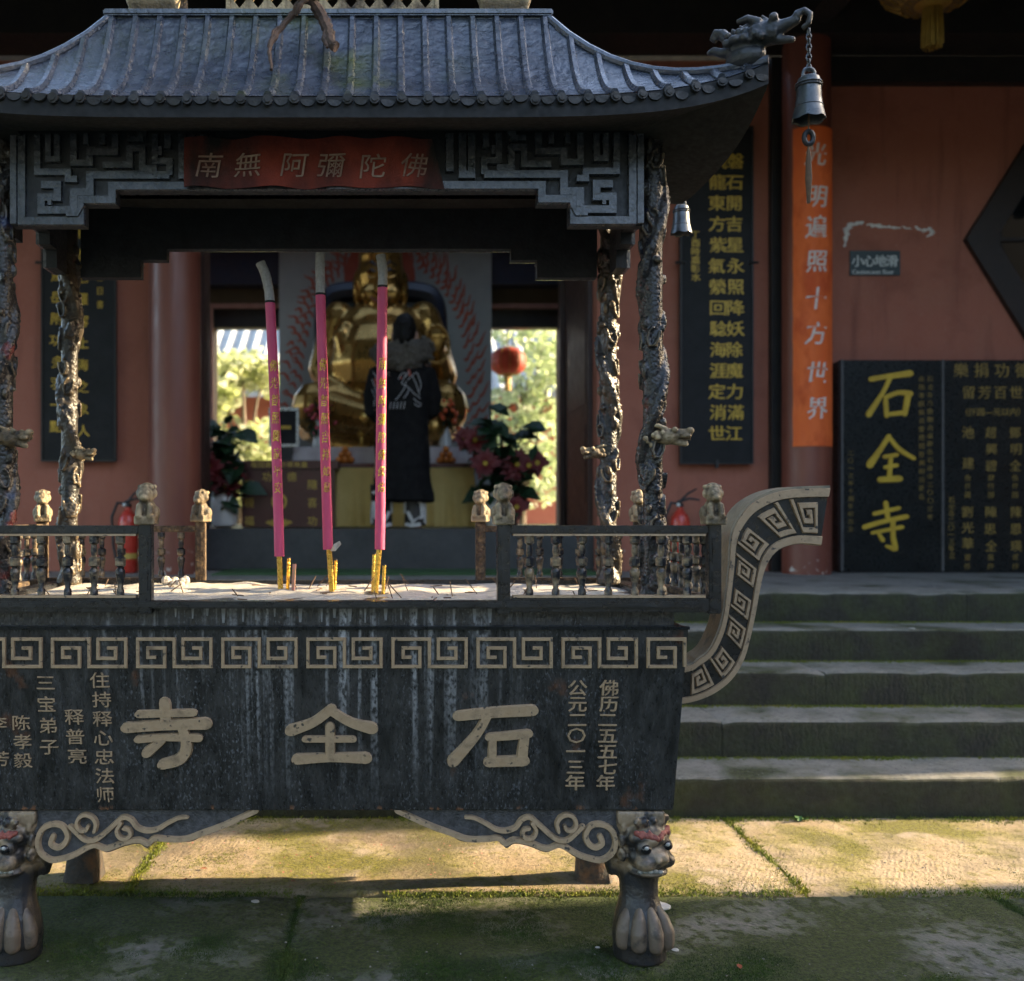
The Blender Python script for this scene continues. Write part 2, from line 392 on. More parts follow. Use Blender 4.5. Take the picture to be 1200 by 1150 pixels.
# large characters (brush strokes)
SI = [([(.08,.78),(.5,.83),(.97,.86)], [.14,.15,.16]), ([(.44,.8),(.3,.5),(.03,.12)], [.12,.13,.17]),
      ([(.50,.46),(.50,.12)], [.11,.12]), ([(.46,.47),(.7,.49),(.93,.52)], [.11,.12,.12]), ([(.89,.5),(.86,.13)], [.13,.15]), ([(.46,.10),(.88,.12)], [.14,.15])]
SI = [([(x, y) for x, y in p], w_) for p, w_ in SI]
QU = [([(.52,.95),(.3,.72),(.03,.58)], [.13,.13,.16]), ([(.50,.93),(.75,.72),(1.0,.62)], [.12,.13,.17]), ([(.2,.43),(.78,.43)], [.09,.09]),
      ([(.5,.64),(.5,.15)], [.13,.13]), ([(.10,.08),(.5,.11),(.93,.10)], [.15,.12,.16])]
SG = [([(.5,.98),(.51,.7)], [.15,.15]), ([(.2,.82),(.83,.84)], [.1,.1]), ([(.05,.62),(.5,.66),(.97,.68)], [.14,.14,.16]),
      ([(.18,.45),(.5,.48),(.88,.47)], [.1,.1,.11]), ([(.7,.62),(.74,.35),(.66,.16),(.46,.08)], [.13,.15,.15,.14]), ([(.46,.44),(.28,.26)], [.1,.14])]
for nm, strokes, px, py, wpx, hpx in (('character', SI, 577, 861, 96, 82), ('character', QU, 387, 861, 96, 70), ('character', SG, 195, 862, 100, 82)):
    x, z = pan(px, py); Yd = Yp(z)
    brush(strokes, fpan, x, z, wpx*Yd/F, hpx*Yd/F, .012).build(nm, GOLD, body, smooth=True)
def ins(txt, px, y0, y1, wpx, bold=True):
    x0, z0 = pan(px, y0); x1, z1 = pan(px, y1); n = len(txt)
    pit = (z0 - z1) / max(n - 1, 1); s_ = wpx * 2.65 / F
    for i, ch in enumerate(txt): column_text(ch, fpan, x0, z0 - i*pit, pit, s_*1.08, s_*.92, .005, .04, bold=bold).build('inscription', GOLD, body)
ins('佛历二五五七年', 714, 806, 917, 22); ins('公元二〇一三年', 677, 806, 917, 22)
ins('住持释心忠法师', 118, 797, 931, 22, False); ins('释普亮', 88, 840, 886, 22, False); ins('三宝弟子', 54, 800, 875, 22, False)
ins('陈孝毅', 25, 847, 891, 21, False); ins('李芳', -1, 848, 889, 21, False)
# --- lion-mask legs in front, plain cast legs behind
ra = Matrix.Rotation(R(26), 3, 'Z')                        # the mask looks outwards
def hm(x, y, z): v = ra @ Vector((x, y, 0)); return Vector((v.x+.004, v.y+.006, z))
def make_leg():
    m = MB(); h = hm                                     # local: x right, y away, z up, foot centre at origin, height .42
    m.box(-.066,.066,-.05,.085,.385,.42); m.ell((0,.02,.37), (.074,.075,.06)); m.ell((.0,.02,.31), (.068,.07,.06))
    m.ell(h(0,-.02,.35), (.07,.062,.055)); m.ell(h(0,-.042,.296), (.064,.056,.042)); m.ell(h(0,-.083,.302), (.03,.022,.019))   # skull, broad muzzle, nose
    m.ell(h(0,-.04,.252), (.056,.05,.014)); m.ell(h(0,-.02,.262), (.058,.05,.022))          # jaw below the mouth slit
    for sx in (-1, 1):
        m.cap(h(sx*.01,-.076,.345), h(sx*.056,-.05,.352), .014, .015)                        # heavy brow
        m.ell(h(sx*.037,-.066,.327), (.021,.017,.019)); m.ell(h(sx*.034,-.07,.285), (.03,.026,.022)); m.ell(h(sx*.013,-.1,.297), (.010,.009,.008))
        for cx, cz, r0 in ((.066,.372,.018), (.07,.335,.016), (.067,.295,.018)):             # curls at the cheek
            m.tube([h(sx*(cx+.004), -.015 + r0*(1-t/16)*math.cos(t*.8)*.8, cz + r0*(1-t/16)*math.sin(t*.8)) for t in range(14)], [.0085-.0003*t for t in range(14)], 7)
    for k in range(5): a = -1.0+k*.5; m.tube([h((.055+.012*math.cos(t*.8)*(1-t/14))*math.sin(a), -.045-.02*math.cos(a), .39+.014*math.sin(t*.8)*(1-t/14)) for t in range(11)], [.0085-.0004*t for t in range(11)], 7)
    prof = [(.262,.066,.018),(.235,.060,.012),(.205,.0535,.006),(.175,.0525,.0),(.15,.058,-.004),(.12,.068,-.008),(.085,.075,-.01),(.055,.077,-.01),(.04,.073,-.008),(.002,.073,-.008)]
    n = 20; b0 = len(m.v)
    for z, r_, dy in prof:
        for k in range(n): a = 2*math.pi*k/n; m.v.append(Vector((.006+r_*math.cos(a), dy+.004+r_*1.02*math.sin(a), z)))
    for q in range(len(prof)-1):
        for k in range(n): k2 = (k+1) % n; m.f.append((b0+q*n+k, b0+(q+1)*n+k, b0+(q+1)*n+k2, b0+q*n+k2))
    m.f += [tuple(b0+k for k in range(n)), tuple(b0+(len(prof)-1)*n+k for k in range(n-1,-1,-1))]
    m.tube([(-.06,.05,.40),(-.06,.045,.30),(-.045,.04,.22)], [.04,.04,.03], 10)
    return solid(m, 'leg', .0042, 2)
LEG = make_leg(); LEG.materials.append(LEGM)
EYEW = mat('eye_highlight_white', (.50,.50,.48), (.3,.3,.29), sc=60, r=.35); EYEB = mat('eye_black_paint', (.010,.011,.014), r=.2)
BROW = mat('faded_red_paint', (.30,.075,.055), (.16,.05,.04), sc=45, r=.65, bump=.6, bsc=160); TUSK = mat('tusk_paint', (.38,.38,.35), (.16,.16,.15), sc=50, r=.5)
TOE = mat('toe_paint', (.115,.088,.066), (.025,.023,.022), (.14,.105,.077), sc=18, r=.5, bump=.4, bsc=90)
mk = {}
for sx in (-1, 1):
    mk['eye', sx] = MB().ell(hm(sx*.037,-.077,.326), (.0155,.0135,.0135)).mesh('eye', smooth='all')
    mk['eye_highlight', sx] = MB().ell(hm(sx*.037-.006,-.0872,.3325), (.0062,.0036,.005)).mesh('eye_highlight', smooth='all')  # white fleck set on the black eye as its painted highlight
    m = MB()
    for k in range(12): m.ell(hm(sx*(.004+k*.0046), -.0845+.0024*k, .352+.0014*k+.002*math.sin(k*1.7)), (.0075,.009,.0085), seg=8, rings=6)
    for k in range(3): m.cap(hm(sx*(.014+k*.016), -.078+.004*k, .358), hm(sx*(.02+k*.018), -.07+.004*k, .372), .0065, .0035, 7)
    mk['brow', sx] = solid(m, 'brow', .0025, 2)
m = MB()
for k in range(5): m.ell(hm(-.046+k*.012, -.066-.006*k, .262+.001*(k % 2)), (.009,.007,.006), seg=8, rings=5)
mk['tusk', 0] = m.mesh('teeth', smooth='all')
for k, (tx, ty) in enumerate(((-.054,-.042),(-.02,-.069),(.024,-.071),(.06,-.046))):
    m = MB(); pts = [(tx*.62+.007, ty*.66, .150), (tx*.86+.007, ty*.92, .122), (tx*1.0+.007, ty*1.05, .09), (tx*1.03+.007, ty*1.06, .058)]
    m.tube(pts, [.012,.0195,.0235,.0225], 10); m.ell(pts[-1], .0225, seg=10, rings=6); m.ell(pts[0], .0098, seg=10, rings=6); mk['toe', k] = solid(m, 'toe', .004, 2)
for sx in (1, -1):
    l = place('leg', LEG, None, B, Vector((XC + sx*.866, 2.745, 0)), scale=(sx, 1, .99))
    for (nm, q), me in mk.items(): place(nm if nm != 'tusk' else 'teeth', me, {'eye': EYEB, 'eye_highlight': EYEW, 'brow': BROW, 'tusk': TUSK, 'toe': TOE}[nm], l)
RUST = mat('rusty_iron', (.05,.032,.022), (.13,.065,.03), (.03,.027,.025), sc=16, r=.75, bump=.8, bsc=80)
for sx in (1, -1):
    m = MB(); rn = random.Random(3); n = 12
    for j in range(9):
        z = .418*j/8; hw = .045+.022*abs(j/8-.45)**1.5*3; 
        for k in range(n):
            a = 2*math.pi*k/n; q = .9+.1*rn.random(); m.v.append(Vector((XC+sx*.862+math.copysign(abs(math.cos(a))**.5, math.cos(a))*hw*q, 3.33+math.copysign(abs(math.sin(a))**.5, math.sin(a))*hw*q, z)))
    for j in range(8):
        for k in range(n): k2 = (k+1) % n; m.f.append((j*n+k, j*n+k2, (j+1)*n+k2, (j+1)*n+k))
    m.f += [tuple(range(n-1,-1,-1)), tuple(8*n+k for k in range(n))]; m.build('leg', RUST, B, smooth=True)
# --- scroll aprons between the legs
def cr(P, n):
    P = [Vector((p[0], p[1])) for p in P]; out = []
    for k in range(len(P)-1):
        for q in range(n):
            t = q/n; p0, p1, p2, p3 = P[max(k-1,0)], P[k], P[k+1], P[min(k+2,len(P)-1)]
            out.append(.5*((2*p1)+(p2-p0)*t+(2*p0-5*p1+4*p2-p3)*t*t+(3*p1-p0-3*p2+p3)*t**3))
    out.append(P[-1]); return out
AY = 2.715
APR = mat('bluish_apron_iron', (.03,.03,.034), (.085,.085,.095), sc=60, r=.4, bump=.5, bsc=200)
APL = [(466,949),(501,970),(528,980),(546,987),(583,986),(593,994),(603,989),(620,992),(640,999),(656,994),(677,1006),(701,1010),(718,1003),(728,985),(728,949)]
def fap(x, z, h): return Vector((x, AY - h, z))
def spiral(cx, cz, r0, r1, a0, a1, n=18):
    return [(cx + (r0+(r1-r0)*i/n)*math.cos(R(a0+(a1-a0)*i/n)), cz + (r0+(r1-r0)*i/n)*math.sin(R(a0+(a1-a0)*i/n))) for i in range(n+1)]
for sg in (1, -1):
    def T(p):
        x = mx(p[0], AY) - XC; return (XC + sg * x, mz(p[1], AY))
    for yb in (AY, 3.40):
        def fq(x, z, h, yb=yb): return Vector((x, yb - h if yb < 3 else yb + h, z))
        ap = MB().prism([T((p.x, p.y)) for p in cr(APL[:14], 4)] + [T(APL[14])], fq, -.02, .0).build('apron', APR, B)
        lo_ = [T(p) for p in APL[:12]]
        sp = [T(p) for p in spiral(699, 983, 27, 5, 75, -480, 34)]    # px space: y down
        # lower border running into the big spiral
        path = [(466,950),(501,966),(528,976),(548,983),(570,983),(584,982),(592,988),(602,984),(620,987),(640,994),(656,990),(677,1001)]
        wv = [(699+ r_*math.cos(R(a)), 983 + r_*math.sin(R(a))) for a, r_ in [(105,24),(75,25),(40,24),(5,22),(-35,20),(-75,18),(-115,17),(-160,14),(-210,11),(-260,10),(-320,8),(-400,5)]]
        MB().ribbon([T((p.x, p.y)) for p in cr(path + wv, 4)], .0185, fq, -.001, .011, taper=.65, rnd=True).build('scroll', GOLD, ap, smooth=True)
        v1 = [T((p.x, p.y)) for p in cr([(546,957),(556,958),(570,965),(580,971),(592,973),(604,969),(611,960),(620,957),(628,963),(640,974),(652,983),(664,984),(674,976),(682,968)], 3)]
        MB().ribbon(v1, [.010+.0065*math.sin(math.pi*min(1, k/16)*.5+.1) for k in range(len(v1))], fq, -.001, .013, taper=.65, rnd=True).build('scroll', GOLD, ap, smooth=True)
        v2 = [T((p.x, p.y)) for p in cr([(618 + r_*math.cos(R(a)), 974 + r_*math.sin(R(a))) for a, r_ in [(-60,11),(-10,10),(40,9),(90,8),(150,7),(210,5),(280,4)]], 4)]
        MB().ribbon(v2, .0135, fq, -.001, .0155, taper=.65, rnd=True).build('scroll', GOLD, ap, smooth=True)
        v3 = [T((p.x, p.y)) for p in cr([(665 + r_*math.cos(R(a)), 966 + r_*math.sin(R(a))) for a, r_ in [(150,13),(190,13),(230,12.5),(270,12),(310,11),(360,9.5),(410,8),(460,6),(510,4)]], 4)]
        MB().ribbon(v3, .0135, fq, -.001, .0165, taper=.65, rnd=True).build('scroll', GOLD, ap, smooth=True)
# side aprons
for sg in (1, -1):
    MB().box(XC+sg*.94-.012, XC+sg*.94+.012, 2.80, 3.32, .34, .4175).build('apron', IRON, B)
# --- curling handles at both ends
HY = 2.98; HT = .10
HO = [(760,826),(801,824),(831,815),(855,798),(870,775),(878,749),(885,717),(890,689),(897,663),(910,645),(928,638),(944,637),(961,639)]
HI = [(760,786),(806,779),(816,772),(829,762),(840,741),(846,720),(850,690),(853,660),(855,629),(863,608),(880,588),(915,573),(972,570)]
ho = cr(HO, 4); hi = cr(HI, 4); HN = len(ho)
mid = [(a+b)/2 for a, b in zip(ho, hi)]
arc = [0.0]
for i in range(1, HN): arc.append(arc[-1] + (mid[i]-mid[i-1]).length)
HANDLE = mat('handle_edge_paint', (.22,.19,.14), (.11,.11,.095), (.27,.22,.15), sc=14, r=.5, bump=.5, bsc=70)
for sg in (1, -1):
    def hpt(u, v, h, sg=sg):
        """u = arc length in px, v = 0 outer edge .. 1 inner edge"""
        u = min(max(u, 0), arc[-1]); i = 0
        while i < HN-2 and arc[i+1] < u: i += 1
        t = (u-arc[i]) / (arc[i+1]-arc[i]); o_ = ho[i].lerp(ho[i+1], t); n_ = hi[i].lerp(hi[i+1], t); p = o_.lerp(n_, v)
        x = mx(p.x, HY) - XC
        return Vector((XC + sg*x, HY - h, mz(p.y, HY)))
    m = MB(); n = 60
    for i in range(n+1):
        u = arc[-1]*i/n
        m.v += [hpt(u,0,0), hpt(u,1,0), hpt(u,1,-HT), hpt(u,0,-HT)]
    for i in range(n):
        for k in range(4): m.f.append((i*4+k, i*4+(k+1)%4, (i+1)*4+(k+1)%4, (i+1)*4+k))
    m.f += [(0,1,2,3), (n*4+3,n*4+2,n*4+1,n*4)]
    hd = m.build('handle', IRON, B, smooth=True)
    for v in (.09, .91):
        path = [(arc[-1]*i/n, v) for i in range(n+1)]
        mb = MB(); vs = []
        for u, vv in path:
            for dv, hh in ((-.1,-.003),(-.085,.009),(.05,.009),(.065,-.003)): mb.v.append(hpt(u, vv+dv, hh))
        for i in range(n):
            for k in range(3): mb.f.append((i*4+k, i*4+k+1, (i+1)*4+k+1, (i+1)*4+k))
        mb.f += [(0,1,2,3), (n*4+3,n*4+2,n*4+1,n*4)]
        mb.build('border', GOLD, hd, smooth=True)
    mb = MB()                                            # pale outer skin of the handle
    for v, s_ in ((0, -1), (1, 1)):
        b0 = len(mb.v)
        for i in range(n+1):
            u = arc[-1]*i/n; mb.v += [hpt(u, v+s_*.012, .004), hpt(u, v+s_*.012, -HT-.002), hpt(u, v-s_*.03, .004), hpt(u, v-s_*.03, -HT-.002)]
        for i in range(n):
            a = b0+i*4; mb.f += [(a, a+1, a+5, a+4), (a+2, a, a+4, a+6), (a+1, a+3, a+7, a+5)]
    mb.build('edge_strip', HANDLE, hd, smooth=True)
    # end cap of the tip
    SPI = [(.62,.46),(.62,.6),(.4,.6),(.4,.3),(.8,.3),(.8,.8),(.16,.8),(.16,.1),(.98,.1)]
    u = 46; k = 0
    while u < arc[-1] - 22:
        L_ = 33 if u < arc[-1]-90 else 36
        P = [(u + (q[1] if k % 2 else 1-q[1])*L_*.86, .20 + .61*(q[0]-.1)/.9) for q in SPI]
        def fm(a, b, h): return hpt(a, b, h)
        W = 4.2
        # ribbon in mixed units: scale v by band width (36 px)
        Q = [(a, b*36) for a, b in P]; D = []
        for a, b in zip(Q[:-1], Q[1:]):
            for t in range(4): D.append((a[0]+(b[0]-a[0])*t/4, a[1]+(b[1]-a[1])*t/4))
        D.append(Q[-1])
        MB().ribbon(D, W, lambda a, b, h: hpt(a, b/36, h), -.002, .009, taper=.65).build('meander', GOLD, hd, smooth=True)
        u += L_ + 3; k += 1
# --- railings
def lion_mesh():
    m = MB()
    m.box(-.028,.028,-.028,.028,0,.022); m.ell((0,.004,.04), (.026,.024,.03)); m.ell((0,-.006,.078), (.023,.024,.024)); m.ell((0,.006,.09), (.024,.022,.022))
    m.ell((0,-.024,.072), (.013,.012,.01)); m.cap((-.015,-.018,.05), (-.015,-.024,.024), .0085, .009); m.cap((.015,-.018,.05), (.015,-.024,.024), .0085, .009)
    for sx in (-1, 1): m.ell((sx*.022,.002,.082), (.007,.01,.012)); m.ell((sx*.009,-.024,.085), .005); m.ell((sx*.022,.012,.03), (.012,.02,.02))
    for k in range(9): a = k*40; m.ell((.02*math.cos(R(a)), .008+.02*math.sin(R(a)), .1), .0065)
    return solid(m, 'finial', .0032, 2)
LION = lion_mesh(); LION.materials.append(CARVE2)
def balmesh(h):
    m = MB(); z = lambda t: t*h
    m.lathe([(.0085,0),(.0085,z(.10)),(.0055,z(.14)),(.0085,z(.28)),(.0105,z(.36)),(.0105,z(.42)),(.0055,z(.47)),(.0115,z(.5)),(.0115,z(.62)),(.0055,z(.65)),(.0075,z(.74)),(.006,z(.84)),(.0105,z(.87)),(.0105,h)], seg=8)
    
    for v in m.v: v.x *= 1.28; v.y *= 1.28
    return m.mesh('baluster', smooth=True)
BALM = mat('baluster_paint', (.012,.013,.017), (.26,.19,.11), sc=26, r=.34, bump=.4, bsc=90, lo=.46, hi=.66, stretch=(1,1,1.4))
BAL = balmesh(.165)
RZ0, RZ1 = 1.001, 1.2035
AGED = mat('rough_rusty_gilding', (.03,.02,.013), (.19,.125,.06), (.075,.045,.025), sc=48, r=.7, bump=1.0, bsc=70, bd=.012, lo=.36, hi=.66)
def rail(p, q, posts=(True, True), n=7, aged=False, drop=0.0):
    """a railing from p to q (x,y), frame, inner bead and turned balusters"""
    p = Vector((*p, 0)); q = Vector((*q, 0)); d = (q-p); L_ = d.length; d.normalize(); nn = Vector((-d.y, d.x, 0))
    mt = AGED if aged else IRON
    def bar(a, b, z0, z1, t): 
        P = [p+d*a-nn*t, p+d*b-nn*t, p+d*b+nn*t, p+d*a+nn*t]
        return [Vector((v.x, v.y, z0)) for v in P] + [Vector((v.x, v.y, z1)) for v in P]
    m = MB(); m.hexa(bar(0, L_, RZ1-.022-drop, RZ1-drop, .014)); m.hexa(bar(0, L_, RZ0-.03, RZ0+.008, .017))
    r_ = m.build('railing', mt, B, bevel=.003)
    if not aged:
        m = MB()
        for z0, z1 in ((RZ0+.009, RZ0+.015), (RZ1-.028, RZ1-.0225)): m.hexa(bar(.008, L_-.008, z0, z1, .0155))
        m.build('bead', GOLD, r_)
    for i in range(n):
        t = L_*(i+.75)/(n+.5); c = p+d*t
        place('baluster', BAL, BALM, r_, (c.x, c.y, RZ0+.012), scale=(1,1,1-drop*5))
def post(x, y, aged=False, h=None):
    z1 = (h or RZ1+.004)
    m = MB().box(x-.017, x+.017, y-.017, y+.017, RZ0-.034, z1); po = m.build('post', AGED if aged else IRON, B, bevel=.003)
    for z0, z2 in ((RZ0+.02, RZ0+.085), (RZ0+.1, RZ1-.03)): MB().box(x-.0105, x+.0105, y-.0205, y+.0205, z0, z2).build('raised_panel', AGED if aged else IRON, po, bevel=.003)
    place('finial', LION, None, po, (x, y, z1-.002), rot=(0,0, 0 if y < 3 else math.pi if False else random.uniform(-.4,.4)), scale=(1,1,1.02))
YF, YB = 2.64, 3.44
for sg in (1, -1):
    rail((XC+sg*.497, YF), (XC+sg*1.028, YF)); rail((XC+sg*.507, YB), (XC+sg*1.028, YB), aged=True, drop=.012)
    rail((XC+sg*1.045, YF+.02), (XC+sg*1.045, YB-.02), n=10, aged=True, drop=.006)
    post(XC+sg*.48, YF); post(XC+sg*1.045, YF); post(XC+sg*.49, YB, True); post(XC+sg*1.045, YB, True)
# --- dragon columns
CH = 1.31; CZ = .995
def column_mesh(seed, hand):
    rn = random.Random(seed); m = MB()
    m.tube([(0,0,z*CH/20) for z in range(21)], .0275, 14)
    path = []; rad = []
    for i in range(150):
        t = i/149; a = hand*(t*2*math.pi*2.6) + seed; path.append((.028*math.cos(a), .028*math.sin(a), .03 + t*(CH-.06))); rad.append(.019 + .0015*math.sin(i*.9))
    m.tube(path, rad, 8)
    for i in range(70):
        t = i/69; a = hand*(t*2*math.pi*2.6) + seed; r_ = .0475
        m.cap((.036*math.cos(a), .036*math.sin(a), .03+t*(CH-.06)), (r_*math.cos(a+.1), r_*math.sin(a+.1), .042+t*(CH-.06)), .005, .003, 6)
    for i in range(60):
        z = rn.uniform(.0, CH); a = rn.uniform(0, 6.28); r_ = rn.uniform(.029, .034); s_ = rn.uniform(.007, .013)
        m.ell((r_*math.cos(a), r_*math.sin(a), z), (s_, s_, s_*rn.uniform(.8, 2.2)), seg=8, rings=6)
    for i in range(40):                                   # cloud curls and claws
        z = rn.uniform(.05, CH-.05); a = rn.uniform(0, 6.28); da = rn.choice((-1,1))*.5
        m.tube([((.031+.006*k/6)*math.cos(a+da*math.sin(k*.8)), (.031+.006*k/6)*math.sin(a+da*math.sin(k*.8)), z+.028*math.cos(k*.9)) for k in range(7)], .005, 6)
    m.lathe([(.041,0),(.041,.02),(.034,.035),(.03,.05)], seg=14)
    return solid(m, 'column', .0038, 1)
def dragon_head_mesh():
    m = MB()
    m.ell((.0,0,0), (.034,.026,.024)); m.cap((.02,0,.004), (.056,0,.008), .018, .013); m.cap((.02,0,-.014), (.05,0,-.022), .011, .008)
    m.ell((.062,0,.015), (.011,.014,.010)); m.cap((-.03,0,.0), (-.055,0,-.01), .022, .018)
    rn = random.Random(8)
    for s_ in (-1, 1):
        m.tube([(-.002,s_*.012,.02),(-.024,s_*.02,.03),(-.046,s_*.022,.03)], [.008,.007,.003], 6)
        m.ell((.022,s_*.016,.018), .008); m.ell((.05,s_*.011,.0), (.016,.006,.007))
    for k in range(30):
        a = rn.uniform(0, 6.28); x = rn.uniform(-.06,-.005); m.ell((x, .024*math.cos(a), -.003+.024*math.sin(a)), rn.uniform(.006,.01), seg=7, rings=5)
    for k in range(4): m.cap((.04+k*.007,0,-.004), (.04+k*.007,0,-.012), .003, .002, 5)
    return solid(m, 'dragon_head', .003, 1)
HEAD = dragon_head_mesh(); HEAD.materials.append(CARVE2)
COLM = [column_mesh(1.0, 1), column_mesh(2.6, -1)]
COLD = mat('dark_gilt_column', (.010,.011,.015), (.045,.038,.032), sc=7, r=.32, bump=.6, bsc=160, point=((.19,.145,.09), .515, .59, 8), bd=.003)
scale_bump(COLD, 95, .5)
mixin(COLD, math_(COLD, 'MULTIPLY', noise_mask(COLD, 6, .62, .66, off=(5,5,1)), .7), (.025,.04,.11))
mixin(COLD, math_(COLD, 'MULTIPLY', noise_mask(COLD, 7, .63, .67, off=(2,7,6)), .8), (.20,.035,.03))
COLM[0].materials.append(COLD); COLM[1].materials.append(CARVE)
DX = .914
for sx, yy, k, hx, hpx in ((1, 2.76, 0, 1, .455), (-1, 2.76, 0, 1, .45), (1, 3.33, 1, -1, .445), (-1, 3.33, 1, 1, .44)):
    c = place('column', COLM[k], None, B, (XC+sx*DX, yy, CZ), rot=(0,0,sx*.7 + yy))
    h_ = place('dragon_head', HEAD, None, c); h_.matrix_parent_inverse = Matrix.Identity(4)
    a = (0 if hx > 0 else math.pi) - (sx*.7 + yy) - hx*.35
    h_.rotation_euler = (0, 0, a); h_.location = (Matrix.Rotation(a, 3, 'Z') @ Vector((.04, -.012, 0))) + Vector((0,0,hpx))
    if k == 1: h_.location = (Matrix.Rotation(a, 3, 'Z') @ Vector((.05, 0, 0))) + Vector((0,0,hpx)); h_.scale = (.8,.8,.8)
# --- fretwork beams
def beam(ax, c0, c1, yv, face):
    """ax 'x': runs along x at y = yv; stepped lower outline"""
    mid_ = (c0+c1)/2; hw = (c1-c0)/2
    st_ = [(1.0, 2.034), (.768, 2.034), (.768, 2.093), (.667, 2.093), (.667, 2.131)]
    if ax == 'y': st_ = [(1.0, 2.034), (.60, 2.034), (.60, 2.093), (.34, 2.093), (.34, 2.131)]
    poly = [(mid_ - a*hw, z) for a, z in st_] + [(mid_ + a*hw, z) for a, z in st_[::-1]] + [(c1, 2.30), (c0, 2.30)]
    if ax == 'x': fm = lambda a, z, h: Vector((a, yv + face*h, z))
    else: fm = lambda a, z, h: Vector((yv + face*h, a, z))
    bo = MB().prism(poly, fm, -.035, .0).build('beam', FREG, B)
    # raised border and fret bars
    cnt = [0]
    def rb(P, w_=.019, hh=.010):
        cnt[0] += 1; MB().ribbon(P, w_*1.28, fm, -.001, hh + .0004*cnt[0], taper=.84).build('fret', FRETM, bo)
    o_ = .011
    for s_ in (-1, 1):
        f = lambda a, z: (mid_ + s_*a, z)
        if ax == 'y':
            a1 = hw-.012
            rb([f(.0, 2.142), f(.34*hw+o_, 2.142), f(.34*hw+o_, 2.104), f(.6*hw+o_, 2.104), f(.6*hw+o_, 2.045), f(a1, 2.045), f(a1, 2.29)]); continue
        W0 = .667*hw; W1 = .768*hw; a1 = hw-.03
        rb([f(.001, 2.1425), f(W0+o_, 2.1425), f(W0+o_, 2.1045), f(W1+o_, 2.1045), f(W1+o_, 2.0455), f(a1, 2.0455), f(a1, 2.285)])
        rb([f(hw-.009, 2.036), f(hw-.009, 2.29)], .016, .014)
        rb([f(.375, 2.285), f(.375, 2.172), f(.40, 2.172), f(.40, 2.285)]); rb([f(.34, 2.18), f(.34, 2.285)])
        rb([f(.435, 2.172), f(.655, 2.172), f(.655, 2.125), f(.70, 2.125), f(.70, 2.075), f(.79, 2.075), f(.79, 2.11), f(.745, 2.11), f(.745, 2.145), f(.79, 2.145)])
        rb([f(.435, 2.172), f(.435, 2.21), f(.475, 2.21), f(.475, 2.285)], .016); rb([f(.47, 2.19), f(.51, 2.19), f(.51, 2.245), f(.545, 2.245), f(.545, 2.2), f(.62, 2.2)], .016)
        rb([f(.44, 2.245), f(.44, 2.285)], .016); rb([f(.585, 2.285), f(.585, 2.235), f(.655, 2.235), f(.655, 2.205), f(.70, 2.205), f(.70, 2.285)], .016)
        rb([f(.69, 2.16), f(.715, 2.16), f(.715, 2.18), f(.80, 2.18), f(.80, 2.285)], .016); rb([f(.745, 2.285), f(.745, 2.215), f(.77, 2.215), f(.77, 2.285)], .014)
        rb([f(.50, 2.285), f(.515, 2.285), f(.515, 2.272), f(.55, 2.272)], .014); rb([f(.62, 2.255), f(.62, 2.285)], .014); rb([f(.665, 2.255), f(.665, 2.285)], .012); rb([f(.46, 2.225), f(.46, 2.25)], .010); rb([f(.675, 2.09), f(.69, 2.062), f(.72, 2.062)], .010); rb([f(.76, 2.095), f(.77, 2.095)], .014)
FREG = mat('fret_ground_paint', (.014,.016,.02), (.03,.033,.04), sc=20, r=.55, bump=.4, bsc=90)
beam('x', XC-.875, XC+.875, 2.725, -1); beam('x', XC-.875, XC+.875, 3.36, 1)
beam('y', 2.80, 3.29, XC+.945, 1); beam('y', 2.80, 3.29, XC-.945, -1)
